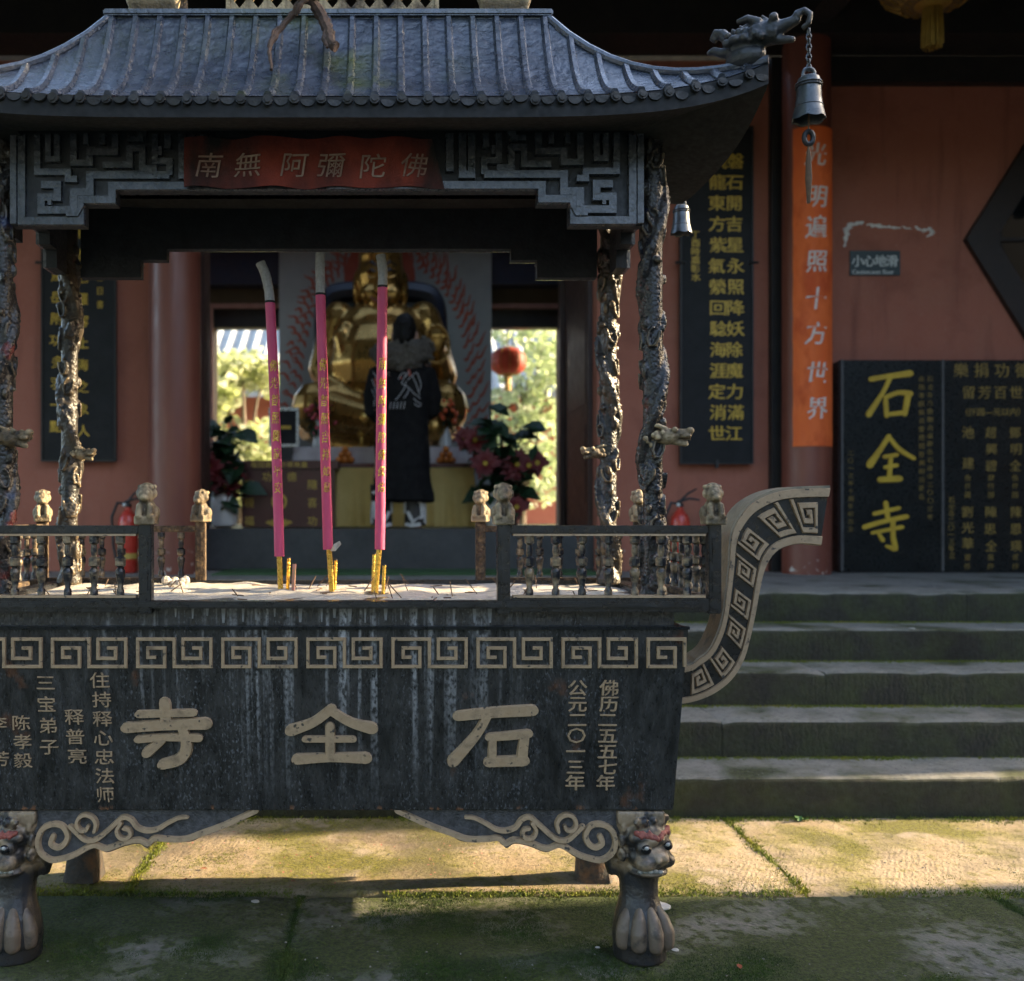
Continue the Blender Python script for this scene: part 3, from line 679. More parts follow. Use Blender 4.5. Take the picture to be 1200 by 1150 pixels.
# --- roof
def roof(Xc, Yc, ex, ey, tx, ty, z0, z1, lift, pit, nm, fas=.055):
    def g(s): return .32*s + .68*s**2.6
    def sf(side, t, s):
        if side in (0, 2): hx = ex+(tx-ex)*s; hy = (ey+(ty-ey)*s)*(-1 if side == 0 else 1); x, y = Xc + t*hx*(1 if side == 0 else -1), Yc + hy
        else: hy = ey+(ty-ey)*s; hx = (ex+(tx-ex)*s)*(1 if side == 1 else -1); x, y = Xc + hx, Yc + t*hy*(1 if side == 1 else -1)
        l = lift*(1-s)**1.5*abs(t)**(6 if side in (0,2) else 3)
        return Vector((x, y, z0 + (z1-z0)*g(s) + l))
    m = MB(); sm_ = MB(); NT, NS = 48, 14
    for side in range(4):
        b0 = len(m.v)
        for j in range(NS+1):
            for i in range(NT+1): m.v.append(sf(side, -1+2*i/NT, j/NS))
        for j in range(NS):
            for i in range(NT): a = b0+j*(NT+1)+i; m.f.append((a, a+1, a+NT+2, a+NT+1))
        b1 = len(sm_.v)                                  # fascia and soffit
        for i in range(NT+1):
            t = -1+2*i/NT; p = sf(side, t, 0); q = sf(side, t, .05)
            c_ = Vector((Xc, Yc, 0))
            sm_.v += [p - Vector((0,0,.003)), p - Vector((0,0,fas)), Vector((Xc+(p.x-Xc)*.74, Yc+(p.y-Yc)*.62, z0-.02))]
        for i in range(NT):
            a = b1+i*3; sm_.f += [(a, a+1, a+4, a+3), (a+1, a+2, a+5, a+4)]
    m.box(Xc-tx, Xc+tx, Yc-ty, Yc+ty, z1-.03, z1+.004)
    rf = m.build(nm, ROOFM, B, smooth=True)
    sm_.build('soffit', UNDERDK, rf, smooth=True)
    et = MB(); fm = lambda a, b, h: Vector((a, -h, b))
    et.prism([(.013*math.cos(R(a)), .013*math.sin(R(a))) for a in range(0, 360, 36)], fm, -.012, .012)
    et.prism([(.008*math.cos(R(a)), .008*math.sin(R(a))) for a in range(0, 360, 45)], fm, .0121, .016)
    drip = [(-.024,.006),(.0-.012,-.004),(.0,-.009),(.012,-.004),(.024,.006),(.016,-.018),(.0,-.034),(-.016,-.018)]
    et.prism([(.034+.0175*math.cos(R(a)), .002+(.015 if math.sin(R(a)) < 0 else .004)*math.sin(R(a))) for a in range(0, 360, 24)], fm, -.006, .007)
    ETM = et.mesh('eave_tile')
    for side in range(4):
        half = ex if side in (0, 2) else ey; top = tx if side in (0, 2) else ty
        k = int(half/pit)
        for i in range(-k, k+1):
            o_ = i*pit
            smax = 1.0 if abs(o_) <= top else (half-abs(o_))/(half-top)
            if smax < .04: continue
            path = []
            for q in range(10):
                s_ = smax*q/9; hw = half+(top-half)*s_; path.append(sf(side, max(-1, min(1, o_/hw)), s_) + Vector((0,0,.002)))
            MB().tube(path, .0115, 6).build('tile_rib', ROOFM, rf, smooth=True)
            p = sf(side, o_/half, 0)
            rz = [0, math.pi/2, math.pi, -math.pi/2][side]
            place('eave_tile', ETM, EAVE, rf, p + Vector((0,0,-.012+random.uniform(-.002,.002))), rot=(random.uniform(-.12,.12),random.uniform(-.15,.15),rz+random.uniform(-.1,.1)), scale=(1,1,random.uniform(.85,1.1)))
    for sx in (-1, 1):
        for side in (0, 2):
            MB().tube([sf(side, sx, s_/10) + Vector((0,0,.006)) for s_ in range(11)], [.012]*9+[.011,.010], 8).build('hip_ridge', ROOFM, rf, smooth=True)
    return rf, sf
EAVE = mat('dark_eave_tile', (.010,.010,.011), (.034,.033,.032), sc=30, r=.55, bump=.6, bsc=110)  # mottled near-black colour for the eave tiles
RYC = 2.97
rf, sf = roof(XC, RYC, 1.14, .47, .62, .19, 2.30, 2.637, .086, .068, 'roof')
# stepped top plate, pedestals, little lattice balustrade and stub columns of the upper tier
MB().box(XC-.635, XC+.635, RYC-.205, RYC+.205, 2.642, 2.66).build('top_plate', ROOFM, B, bevel=.004)
def ped():
    m = MB(); m.box(-.07,.07,-.05,.05,0,.02)
    for k in range(7): m.ell((-.06+k*.02,-.045,.05), (.02,.018,.035))
    m.ell((0,0,.06), (.07,.05,.05)); m.box(-.05,.05,-.04,.04,.02,.12); m.tube([(0,0,.1),(0,0,.55)], .035, 12)
    for k in range(14): m.ell((.034*math.cos(k*1.9), .034*math.sin(k*1.9), .12+k*.03), (.012,.012,.02))
    return solid(m, 'pedestal', .007, 2)
PED = ped(); PED.materials.append(CARVE2)
for sx in (-1, 1):
    for sy in (-1, 1): place('pedestal', PED, None, B, (XC+sx*.5, RYC+sy*.13, 2.658))
for sy in (-1, 1):
    m = MB(); y = RYC+sy*.15; x0, x1 = XC-.295, XC+.315
    m.box(x0, x1, y-.012, y+.012, 2.661, 2.672); m.box(x0, x1, y-.012, y+.012, 2.742, 2.762); m.box(x0, x0+.012, y-.011, y+.011, 2.672, 2.742); m.box(x1-.012, x1, y-.011, y+.011, 2.672, 2.742)
    n = 11; wd = (x1-x0-.024)/n
    for i in range(n):
        cx = x0+.012+wd*(i+.5); fm = lambda a, b, h: Vector((a, y+h, b)); w2, zc, rr_ = wd/2-.0002, 2.707, .019
        sq = [(-w2,-.035),(w2,-.035),(w2,.035),(-w2,.035)]; ci = [(rr_*math.cos(R(225+k*90)), rr_*math.sin(R(225+k*90))) for k in range(4)]
        ci = [(-.0,-rr_*1.2),(rr_,0),(0,rr_*1.2),(-rr_,0)]
        so_ = [(-w2,-.035),(0,-.035),(w2,-.035),(w2,0),(w2,.035),(0,.035),(-w2,.035),(-w2,0)]
        si_ = [((ci[3][0]+ci[0][0])/2,(ci[3][1]+ci[0][1])/2), ci[0], ((ci[0][0]+ci[1][0])/2,(ci[0][1]+ci[1][1])/2), ci[1], ((ci[1][0]+ci[2][0])/2,(ci[1][1]+ci[2][1])/2), ci[2], ((ci[2][0]+ci[3][0])/2,(ci[2][1]+ci[3][1])/2), ci[3]]
        vs = []
        for hh in (-.008, .008):
            vs += [fm(cx+a, zc+b, hh) for a, b in so_] + [fm(cx+a, zc+b, hh) for a, b in si_]
        fs = []
        for k in range(8):
            k2 = (k+1) % 8; fs += [(k, k2, 8+k2, 8+k), (16+k, 24+k, 24+k2, 16+k2), (8+k, 8+k2, 24+k2, 24+k)]
        m.add(vs, fs)
    m.build('lattice', CARVE2, B)
# upper roof, above the frame
rf2, _ = roof(XC, RYC, .78, .38, .3, .1, 3.26, 3.55, .07, .075, 'upper_roof')
MB().box(XC-.54, XC+.54, RYC-.17, RYC+.17, 3.17, 3.27).build('upper_beam', IRON, B)
# --- corner dragons holding the bells
def corner_dragon():
    m = MB()                                              # local +x is outward, origin at the roof corner
    m.ell((-.02,0,.012), (.05,.032,.03)); m.tube([(-.05,0,.03),(-.02,0,.052),(.025,0,.058),(.06,0,.05)], [.022,.031,.03,.024], 10)
    m.ell((.04,0,.062), (.036,.027,.026))                  # skull
    m.cap((.06,0,.062), (.098,0,.07), .019, .012); m.ell((.102,0,.08), (.011,.013,.01))          # snout and nose
    m.cap((.055,0,.036), (.09,0,.026), .012, .008)         # jaw
    m.tube([(.096,0,.085),(.117,0,.088),(.13,0,.075),(.128,0,.055),(.112,0,.046)], [.0085,.008,.0075,.007,.0065], 8)   # ring that holds the bell
    for s_ in (-1, 1):
        m.ell((.052,s_*.02,.083), .0115)
        m.tube([(.02,s_*.014,.082),(-.01,s_*.02,.098),(-.035,s_*.02,.097)], [.011,.010,.006], 8)
    rn = random.Random(2)
    for k in range(46):                                    # curls of the mane and scales
        a = rn.uniform(-.2, math.pi+.2); x = rn.uniform(-.06,.03); r_ = .03
        m.ell((x, r_*math.cos(a), .048+.03*math.sin(a)), rn.uniform(.007,.012), seg=7, rings=5)
    m.tube([(-.04,0,.05),(-.062,0,.066),(-.078,0,.088),(-.094,0,.094),(-.1,0,.082),(-.092,0,.074)], [.018,.015,.013,.012,.010,.007], 8)
    m.tube([(-.05,0,.035),(-.08,0,.04),(-.1,0,.052),(-.115,0,.048)], [.016,.012,.01,.006], 8)
    for k in range(5): m.cap((.03-k*.018,0,.088-k*.003), (.02-k*.018,0,.103-k*.003), .008, .004, 6)
    return solid(m, 'corner_dragon', .0034, 1)
DRG = mat('dark_dragon_iron', (.018,.02,.024), (.05,.048,.046), sc=14, r=.4, bump=.5, bsc=120, point=((.13,.105,.08), .52, .6, 12))
CD = corner_dragon(); CD.materials.append(DRG)
CORN = {}
for sx in (-1, 1):
    for sy in (-1, 1):
        c = sf(0 if sy < 0 else 2, sx*(1 if sy < 0 else -1), 0); a = math.atan2(sy*.085, sx*.1)
        if sy < 0: a = math.atan2(-.075, sx*.1)
        place('corner_dragon', CD, None, B, c + Vector((-sx*.03, -sy*.02, .012)), rot=(0,0,a), scale=(1.05,)*3)
        CORN[(sx, sy)] = c
# --- bells
BELL = mat('dark_bronze_bell', (.05,.055,.06), (.13,.135,.14), sc=25, r=.35, rv=.1, m=.6, bump=.2, bsc=60)
ROPE = mat('brown_cord', (.10,.06,.035), (.16,.1,.06), sc=60, r=.9); BLK = mat('black_coin', (.012,.012,.013), r=.5)
def bell(c, ztop, label, long=True, k=1.0):
    t = thing('bell', (c[0], c[1], ztop-.125*k), label, 'bell', 'bells hanging from the burner roof corners')
    z = ztop
    P = [(.0,.0),(.022,.0),(.03,-.006),(.033,-.02),(.035,-.06),(.039,-.09),(.046,-.115),(.047,-.122),(.042,-.119),(.034,-.085),(.03,-.02),(.001,-.012)]
    m = MB().lathe([(r*k+1e-4, zz*k) for r, zz in P], (c[0], c[1], z), 28, wave=lambda i, th: (-.006*abs(math.sin(th*3)) if i in (6,7,8) else 0))
    bb = m.build('bell_body', BELL, t, smooth=True)
    for zz in (-.022, -.03, -.088): MB().tube([(c[0]+.0365*k*math.cos(a*.3927)*(1.06 if zz < -.05 else 1), c[1]+.0365*k*math.sin(a*.3927)*(1.06 if zz < -.05 else 1), z+zz*k) for a in range(17)], .0018, 6).build('ring', BELL, bb, smooth=True)
    m = MB().tube([(c[0]+.014*math.cos(R(a)), c[1], z+.006+.014*math.sin(R(a))) for a in range(-20, 201, 20)], .005, 8); m.build('loop', BELL, t, smooth=True)
    n = 8 if long else 4
    for i in range(n):
        zc = z+.022+i*.0125; a0 = (i % 2)*math.pi/2
        MB().tube([(c[0]+.006*math.cos(R(a))*math.cos(a0), c[1]+.006*math.cos(R(a))*math.sin(a0), zc+.0095*math.sin(R(a))) for a in range(0, 361, 45)], .002, 5).build('chain_link', BELL, t, smooth=True)
    if long:
        m = MB().tube([(c[0]+.011*math.cos(R(a)), c[1], z-.15+.016*math.sin(R(a))) for a in range(0, 361, 30)], .0065, 8); m.build('coin', BLK, t, smooth=True)
        m = MB()
        for q in range(9):
            dx, dy = .004*math.cos(q*.7), .004*math.sin(q*.7); m.tube([(c[0], c[1], z-.165), (c[0]+dx*.8, c[1]+dy*.8, z-.2), (c[0]+dx*1.4, c[1]+dy*1.2, z-.25), (c[0]+dx*.7, c[1]+dy, z-.31)], [.002,.0035,.003,.001], 5)
        m.build('tassel', ROPE, t)
        m = MB().tube([(c[0], c[1], z-.02), (c[0], c[1], z-.14)], .002, 5); m.build('cord', ROPE, t)
bell((1.02, 2.405), mz(90, 2.405), 'larger dark bronze bell with coin and tassel hanging before the orange banner', True, .84)
bell((1.03, 3.50), mz(241, 3.50), 'small grey bell under the far roof corner against the black board', False, .8)
# --- red cloth banner along the beam
CLOTH = mat('sooty_red_cloth', (.30,.05,.028), (.16,.03,.022), sc=7, r=.9, bump=.3, bsc=300)
mixin(CLOTH, noise_mask(CLOTH, 3.2, .44, .60, (1.5,1,.7), off=(.6,0,.3)), (.016,.014,.014))
CB = thing('cloth_banner', (mx(368,2.7), 2.705, 2.13), 'sooty red cloth banner with pale brush characters tied along the roof beam', 'banner')
def fcl(x, z, h): return Vector((x, 2.699 + .004*math.sin(x*23) + .003*math.sin(x*51+z*30) - h, z))
m = MB(); x0, x1 = mx(216,2.7), mx(521,2.7); nx, nz = 60, 6
for j in range(nz+1):
    for i in range(nx+1):
        x = x0+(x1-x0)*i/nx; m.v.append(fcl(x - .035*(j/nz)*(i/nx)**8, 2.133+.004*math.sin(i*.4)+(2.27-2.133)*j/nz, 0))
for j in range(nz):
    for i in range(nx): a = j*(nx+1)+i; m.f.append((a, a+1, a+nx+2, a+nx+1))
n0 = len(m.v); m.v += [v + Vector((0,.003,0)) for v in m.v]; m.f += [tuple(q+n0 for q in f[::-1]) for f in m.f]
cl = m.build('cloth', CLOTH, CB, smooth='all')
FADE = mat('faded_white_ink', (.42,.30,.24), (.2,.1,.08), sc=14, r=.9)
for ch, px in zip('南無阿彌陀佛', (245, 291, 345, 388, 437, 486)):
    mb = MB(); put_glyph(mb, ch, fcl, mx(px,2.7), mz(194+random.uniform(-2,2),2.7), .078, .072, .003, .16, random.uniform(-.06,.06), False); mb.build('brush_character', FADE, CB)
# --- dried vine lying over the roof top
VINE = mat('dried_vine_bark', (.05,.035,.028), (.13,.075,.05), sc=30, r=.8, bump=.9, bsc=80)
V = thing('dried_vine', tuple(at(365, 20, 2.74)), 'twisted dry brown vine hanging over the top edge of the burner roof', 'vine')
for pts, r0, r1 in (([(372,-6,2.66),(356,-2,2.66),(345,15,2.68),(330,32,2.68),(318,50,2.66),(316,62,2.64),(318,82,2.61)], .013, .004), ([(356,-4,2.67),(366,2,2.67),(376,18,2.69),(384,36,2.67),(388,50,2.64),(393,56,2.63)], .016, .014), ([(384,36,2.665),(380,44,2.65),(384,56,2.63)], .009,.005), ([(330,32,2.68),(322,36,2.67),(318,44,2.66)], .007, .003), ([(362,-4,2.65),(352,6,2.65),(347,18,2.66)], .008,.006)):
    pp = [at(a, b, c) for a, b, c in pts]; q = cr([(p.x, p.z) for p in pp], 5); qy = cr([(p.y, 0) for p in pp], 5)
    n = len(q); rn = random.Random(n)
    mb = MB().tube([(a.x+rn.uniform(-.002,.002), b.x, a.y) for a, b in zip(q, qy)], [(r0+(r1-r0)*i/(n-1))*rn.uniform(.8,1.2) for i in range(n)], 8); mb.build('stem', VINE, V, smooth=True)
# --- ash and incense
m = MB(); nx, ny = 70, 28
for j in range(ny+1):
    for i in range(nx+1):
        x = XC-.945+1.89*i/nx; y = 2.66+.8*j/ny
        e = min(i, nx-i, j, ny-j); m.v.append(Vector((x, y, .9845 + (0 if e == 0 else .013*mnoise.noise(Vector((x*9, y*9, 1))) + .004*mnoise.noise(Vector((x*40, y*40, 3))) + .004))))
for j in range(ny):
    for i in range(nx): a = j*(nx+1)+i; m.f.append((a, a+1, a+nx+2, a+nx+1))
tag(m.build('ash', ASH, None, smooth='all'), 'pale grey incense ash filling the burner trough', kind='stuff')
m = MB()
for k in range(14):
    p = at(206+random.uniform(-14,14), 690, 3.36); m.ell((p.x, p.y+random.uniform(-.02,.02), .995+random.uniform(0,.014)), random.uniform(.008,.018), seg=7, rings=5)
tag(m.build('ash_lumps', ASH, None), 'heap of white ash crumbs beside the left railing in the trough', kind='stuff')
PINK = mat('pink_incense_paper', (.60,.075,.17), (.45,.05,.12), sc=14, r=.62, bump=.5, bsc=90, stretch=(1,1,.25))
BURN = mat('burnt_ash_tip', (.40,.38,.36), (.27,.26,.25), sc=120, r=.95, bump=.8, bsc=220)
FOIL = mat('gold_foil_stem', (.75,.48,.10), (.5,.3,.05), sc=90, r=.32, m=.9, bump=.6, bsc=150)
CHAR = mat('charred_ring', (.02,.018,.018), r=.9)
IY = 3.08
def incense(label, stem, pink, tip, txt, lean):
    s0, s1 = [at(*p, IY) for p in stem]; s0.z = .985
    t = thing('incense_stick', (s0.x, IY, .985), label, 'incense stick', 'giant pink incense sticks')
    MB().tube([s0, s1 + Vector((0,0,.02))], .0085, 8).build('stem', FOIL, t, smooth=True)
    P = [at(*p, IY) for p in pink]; n = 14; ax = cr([(p.x, p.z) for p in P], 10)
    pk = MB().tube([(a.x, IY, a.y) for a in ax], [.0158*(1+.035*mnoise.noise(Vector((k*.9, a.x*40, 1)))) for k, a in enumerate(ax)], 16).build('paper_tube', PINK, t, smooth=True)
    T_ = [at(*p, IY) for p in tip]; ta = cr([(p.x, p.z) for p in T_], 6); rn = random.Random(3)
    MB().tube([(a.x, IY, a.y) for a in ta], [.0152*rn.uniform(.96,1.04) for a in ta], 14).build('burnt_tip', BURN, t, smooth=True)
    MB().tube([P[-1]+Vector((0,0,-.004)), P[-1]+Vector((0,0,.003))], .0162, 14).build('char_ring', CHAR, t)
    tot = len(ax)-1
    def fm(u, v, h):
        v = min(max(v, 0), .9999)*tot; i = int(v); q = ax[i].lerp(ax[i+1], v-i); r_ = .0164+h; th = u/.0158
        return Vector((q.x+r_*math.sin(th), IY-r_*math.cos(th), q.y))
    z0 = ax[0].y; z1 = ax[-1].y; Lz = z1-z0
    mb = MB()
    for i, ch in enumerate(txt): put_glyph(mb, ch, fm, .003, .73 - i*.062, .024, .026/Lz*1.35, .0006, .2)
    mb.build('gold_lettering', FOIL, t)
    return t
incense('leftmost pink incense stick with its burnt tip bent over', [(329,705),(327,650)], [(327.5,652),(325,560),(321,450),(316.5,354)], [(316.5,355),(315,340),(311,322),(305,308)], '佛光普照闔家平安', 0)
incense('middle pink incense stick with the longest straight grey tip', [(389,705),(385,642)], [(384.5,644),(382,560),(378.5,450),(375.5,345)], [(375.5,346),(375.5,330),(375,315),(375.5,297)], '佛光普照吉祥如意', 0)
incense('rightmost pink incense stick standing before the person in black', [(440,702),(445,642)], [(445,644),(446,560),(447,450),(448.3,336)], [(448.3,337),(448.5,325),(448,312),(446,299)], '南無阿彌陀佛保佑', 0)
LEFT = mat('spent_pink_stub', (.5,.2,.2), (.35,.25,.1), sc=60, r=.7)
for lb, px, y0, y1, mt, dy in (('short gold incense stub just right of the leftmost incense stick', 337, 655, 705, FOIL, .02), ('pinkish spent stub standing second right of the leftmost stick', 343.5, 661, 705, LEFT, .0),
        ('gold stub touching the foot of the middle incense stick', 392, 657, 705, FOIL, .03), ('tall gold stub left of the rightmost incense stick', 437, 650, 703, FOIL, .03), ('short gold stub right of the rightmost incense stick', 449, 663, 703, FOIL, -.03)):
    p = at(px, y1, IY+dy); q = at(px+1.5, y0, IY+dy); p.z = .985
    t = thing('incense_stub', tuple(p), lb, 'incense stub', 'spent incense stubs'); MB().tube([p, q], .0058, 7).build('stub', mt, t, smooth=True)
    MB().tube([q, q+Vector((0,0,.004))], .006, 7).build('charred_end', CHAR, t)
m = MB(); rn = random.Random(12)                            # burnt-down stalks and crumbs lying in the ash
for k in range(70):
    x, y = XC+rn.uniform(-.85,.85), rn.uniform(2.75,3.4); a = rn.uniform(0,6.28); L_ = rn.uniform(.01,.05); e = rn.choice((0,0,.02,.04))
    m.tube([(x,y,.992),(x+L_*math.cos(a), y+L_*math.sin(a), .994+e)], .0018, 4)
tag(m.build('spent_stalks', ROPE, None), 'thin burnt stalks littering the ash in the trough', kind='stuff')
PAPER = mat('torn_foil_paper', (.5,.46,.38), (.3,.26,.2), sc=40, r=.5)
MB().add([at(387,645,3.06), at(398,634,3.05), at(400,638,3.04), at(392,647,3.05)], [(0,1,2,3)])
t = thing('paper_scrap', tuple(at(390,644,3.06)), 'torn scrap of foil paper stuck at the foot of the middle incense', 'paper')
m = MB(); q = [at(387,646,3.066), at(391,638,3.05), at(398,634,3.06), at(400,638,3.045), at(393,646,3.05)]; m.add(q + [v+Vector((0,.002,0)) for v in q], [(0,1,2,3,4),(9,8,7,6,5)]+[(i,(i+1)%5,5+(i+1)%5,5+i) for i in range(5)]); m.build('paper', PAPER, t)
# ------------------------------------------------------------------ ground, paving, steps, platform
def stone(name, c1, c2, c3, moss=.5, chisel=None, mossc=(.055,.075,.012), sc=3.0, r=.85, ch=.07):
    M_ = mat(name, c1, c2, c3, sc=sc, r=r, bump=.0, bsc=40)
    t = M_.node_tree; b = t.nodes['Principled BSDF']
    tc = t.nodes.new('ShaderNodeTexCoord')
    pos = t.nodes.new('ShaderNodeNewGeometry')
    # chisel lines
    wv = t.nodes.new('ShaderNodeTexWave'); wv.inputs['Scale'].default_value = 17; wv.inputs['Distortion'].default_value = 7.0; wv.inputs['Detail'].default_value = 3; wv.inputs['Detail Scale'].default_value = 2
    mp = t.nodes.new('ShaderNodeMapping'); mp.inputs['Rotation'].default_value = (0, 0, chisel or .6); t.links.new(pos.outputs['Position'], mp.inputs[0]); t.links.new(mp.outputs[0], wv.inputs[0])
    n1 = t.nodes.new('ShaderNodeTexNoise'); n1.inputs['Scale'].default_value = 22; n1.inputs['Detail'].default_value = 10; n1.inputs['Roughness'].default_value = .7; t.links.new(pos.outputs['Position'], n1.inputs['Vector'])
    n2 = t.nodes.new('ShaderNodeTexNoise'); n2.inputs['Scale'].default_value = 2.2; n2.inputs['Detail'].default_value = 5; t.links.new(pos.outputs['Position'], n2.inputs['Vector'])
    mr = t.nodes.new('ShaderNodeMapRange'); mr.inputs[1].default_value = .42; mr.inputs[2].default_value = .6; t.links.new(n2.outputs[0], mr.inputs[0])
    ml = t.nodes.new('ShaderNodeMath'); ml.operation = 'MULTIPLY'; t.links.new(wv.outputs[0], ml.inputs[0]); t.links.new(mr.outputs[0], ml.inputs[1])
    ad = t.nodes.new('ShaderNodeMath'); ad.operation = 'MULTIPLY_ADD'; ad.inputs[1].default_value = ch; t.links.new(ml.outputs[0], ad.inputs[0]); t.links.new(n1.outputs[0], ad.inputs[2])
    bp = t.nodes.new('ShaderNodeBump'); bp.inputs['Strength'].default_value = .9; bp.inputs['Distance'].default_value = .012; t.links.new(ad.outputs[0], bp.inputs['Height']); t.links.new(bp.outputs[0], b.inputs['Normal'])
    # fine dark and pale specks
    mixin(M_, math_(M_, 'MULTIPLY', noise_mask(M_, 55, .55, .72), .7), tuple(x*.45 for x in c1))
    mixin(M_, math_(M_, 'MULTIPLY', noise_mask(M_, 38, .66, .74, off=(4,2,1)), .6), (.42,.40,.36))
    # moss
    mk = math_(M_, 'ADD', noise_mask(M_, 2.6, .62-.3*moss, .80-.3*moss, coord='Object', off=(7,1,0)), math_(M_, 'MULTIPLY', noise_mask(M_, 24, .62-.16*moss, .74-.1*moss, off=(1,8,0)), moss))
    mk = math_(M_, 'MINIMUM', mk, .92)
    if moss:
        n4 = t.nodes.new('ShaderNodeTexNoise'); n4.inputs['Scale'].default_value = 85; n4.inputs['Detail'].default_value = 6; n4.inputs['Roughness'].default_value = .75; t.links.new(pos.outputs['Position'], n4.inputs['Vector'])
        rp = t.nodes.new('ShaderNodeValToRGB'); e = rp.color_ramp.elements; e[0].position = .36; e[1].position = .66
        e[0].color = (*[x*.22 for x in mossc], 1); e[1].color = (*[x*1.5 for x in mossc], 1); t.links.new(n4.outputs[0], rp.inputs[0])
        mixin(M_, mk, socket=rp.outputs[0])
        bq = t.nodes.new('ShaderNodeBump'); bq.inputs['Distance'].default_value = .02; t.links.new(mk, bq.inputs['Strength']); t.links.new(n4.outputs[0], bq.inputs['Height']); t.links.new(bp.outputs[0], bq.inputs['Normal']); t.links.new(bq.outputs[0], b.inputs['Normal'])
    return M_
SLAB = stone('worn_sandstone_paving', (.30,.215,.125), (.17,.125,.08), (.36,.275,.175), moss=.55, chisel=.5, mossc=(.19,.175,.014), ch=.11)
mixin(SLAB, math_(SLAB, 'MULTIPLY', noise_mask(SLAB, 1.9, .52, .62, off=(5,3,0)), .55), (.13,.10,.07))
mixin(SLAB, math_(SLAB, 'MULTIPLY', noise_mask(SLAB, 90, .58, .66), .7), (.09,.07,.045))
mixin(SLAB, math_(SLAB, 'MULTIPLY', noise_mask(SLAB, 5.5, .60, .68, off=(2,9,3)), .6), (.42,.33,.27))
SLABM = stone('mossy_shaded_paving', (.14,.125,.10), (.09,.085,.07), (.19,.175,.145), moss=.85, chisel=-.5, mossc=(.062,.085,.010), ch=.1)  # real moss, plus stone colour darkened to hold the foreground shade
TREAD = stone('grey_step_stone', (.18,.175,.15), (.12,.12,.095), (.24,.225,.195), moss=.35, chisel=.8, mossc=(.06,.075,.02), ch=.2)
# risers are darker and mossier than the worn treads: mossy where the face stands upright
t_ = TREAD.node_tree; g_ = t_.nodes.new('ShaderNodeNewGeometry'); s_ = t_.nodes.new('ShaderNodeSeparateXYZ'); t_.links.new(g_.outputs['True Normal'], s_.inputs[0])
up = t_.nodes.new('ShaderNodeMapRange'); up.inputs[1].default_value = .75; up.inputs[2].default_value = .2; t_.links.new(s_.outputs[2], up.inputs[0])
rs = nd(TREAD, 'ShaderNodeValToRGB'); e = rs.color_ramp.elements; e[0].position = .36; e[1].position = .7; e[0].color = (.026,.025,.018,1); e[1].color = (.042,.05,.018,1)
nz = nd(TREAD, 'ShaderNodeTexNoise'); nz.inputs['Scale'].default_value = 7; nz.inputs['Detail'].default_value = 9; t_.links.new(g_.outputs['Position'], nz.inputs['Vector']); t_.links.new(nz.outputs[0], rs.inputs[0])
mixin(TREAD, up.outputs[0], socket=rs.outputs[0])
EARTH = mat('courtyard_earth', (.035,.038,.03), (.055,.058,.045), sc=3, r=.95, bump=.5, bsc=20)
gs = MB(); gs.add([(-120,-120,-.05),(120,-120,-.05),(120,160,-.05),(-120,160,-.05)], [(0,1,2,3)])
tag(gs.build('ground', EARTH), 'dark earth under the courtyard paving reaching to the horizon', kind='structure')
def rough(x0, x1, y0, y1, z0, z1, dx=.06, amp=.004, rnd=.012, seed=0, dy=None):
    """a stone block with softened, slightly chipped edges"""
    dy = dy or dx; nx = max(2, int((x1-x0)/dx)); ny = max(2, int((y1-y0)/dy)); m = MB()
    prof = [(0, -(z1-z0)), (0, -rnd*2.2), (rnd*.3, -rnd*.7), (rnd*1.1, 0)]
    ys = [y0 + a for a, _ in prof] + [y0+rnd*1.1 + (y1-y0-2.2*rnd)*j/ny for j in range(1, ny)] + [y1 - a for a, _ in prof[::-1]]
    zs = [z1 + b for _, b in prof] + [z1]*(ny-1) + [z1 + b for _, b in prof[::-1]]
    for i in range(nx+1):
        x = x0 + (x1-x0)*i/nx; e = .006 if i in (0, nx) else 0
        for j, (y, z) in enumerate(zip(ys, zs)):
            p = Vector((x*3+seed*7, y*3, z*3)); d = amp*mnoise.fractal(p*1.6, 1, 2, 3)
            ch = 0
            if j in (1,2,3,len(ys)-2,len(ys)-3,len(ys)-4): ch = -max(0, mnoise.noise(Vector((x*9+seed*3, 0, j*.2)))-.22)*.016
            m.v.append(Vector((x, y + (d if j < 3 else -d if j > len(ys)-4 else 0)*1.2, z + (d if 1 < j < len(ys)-2 else 0) + ch - (e if 0 < j < len(ys)-1 else 0))))
    n = len(ys)
    for i in range(nx):
        for j in range(n-1): a = i*n+j; m.f.append((a, a+n, a+n+1, a+1))
    m.f.append(tuple(range(n))); m.f.append(tuple(nx*n+j for j in range(n-1, -1, -1)))
    return m
pv = thing('pavement', (0, 0, 0), 'sandstone and mossy paving slabs of the courtyard', None, kind='structure')
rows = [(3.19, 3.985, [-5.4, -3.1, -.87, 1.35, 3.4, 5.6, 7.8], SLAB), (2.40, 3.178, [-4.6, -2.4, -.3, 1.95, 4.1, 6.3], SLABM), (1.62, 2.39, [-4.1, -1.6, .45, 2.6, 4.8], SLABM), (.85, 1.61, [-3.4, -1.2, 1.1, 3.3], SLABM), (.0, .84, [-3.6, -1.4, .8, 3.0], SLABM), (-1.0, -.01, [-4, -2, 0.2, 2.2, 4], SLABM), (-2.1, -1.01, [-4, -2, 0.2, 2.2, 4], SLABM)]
sd_ = 0
for y0, y1, xs, mt in rows:
    for a, b in zip(xs[:-1], xs[1:]):
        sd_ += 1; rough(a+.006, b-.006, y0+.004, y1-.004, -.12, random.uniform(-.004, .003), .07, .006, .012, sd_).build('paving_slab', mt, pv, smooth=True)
stp = thing('steps', (0, 4, 0), 'five worn mossy stone steps up to the temple platform', None, kind='structure')
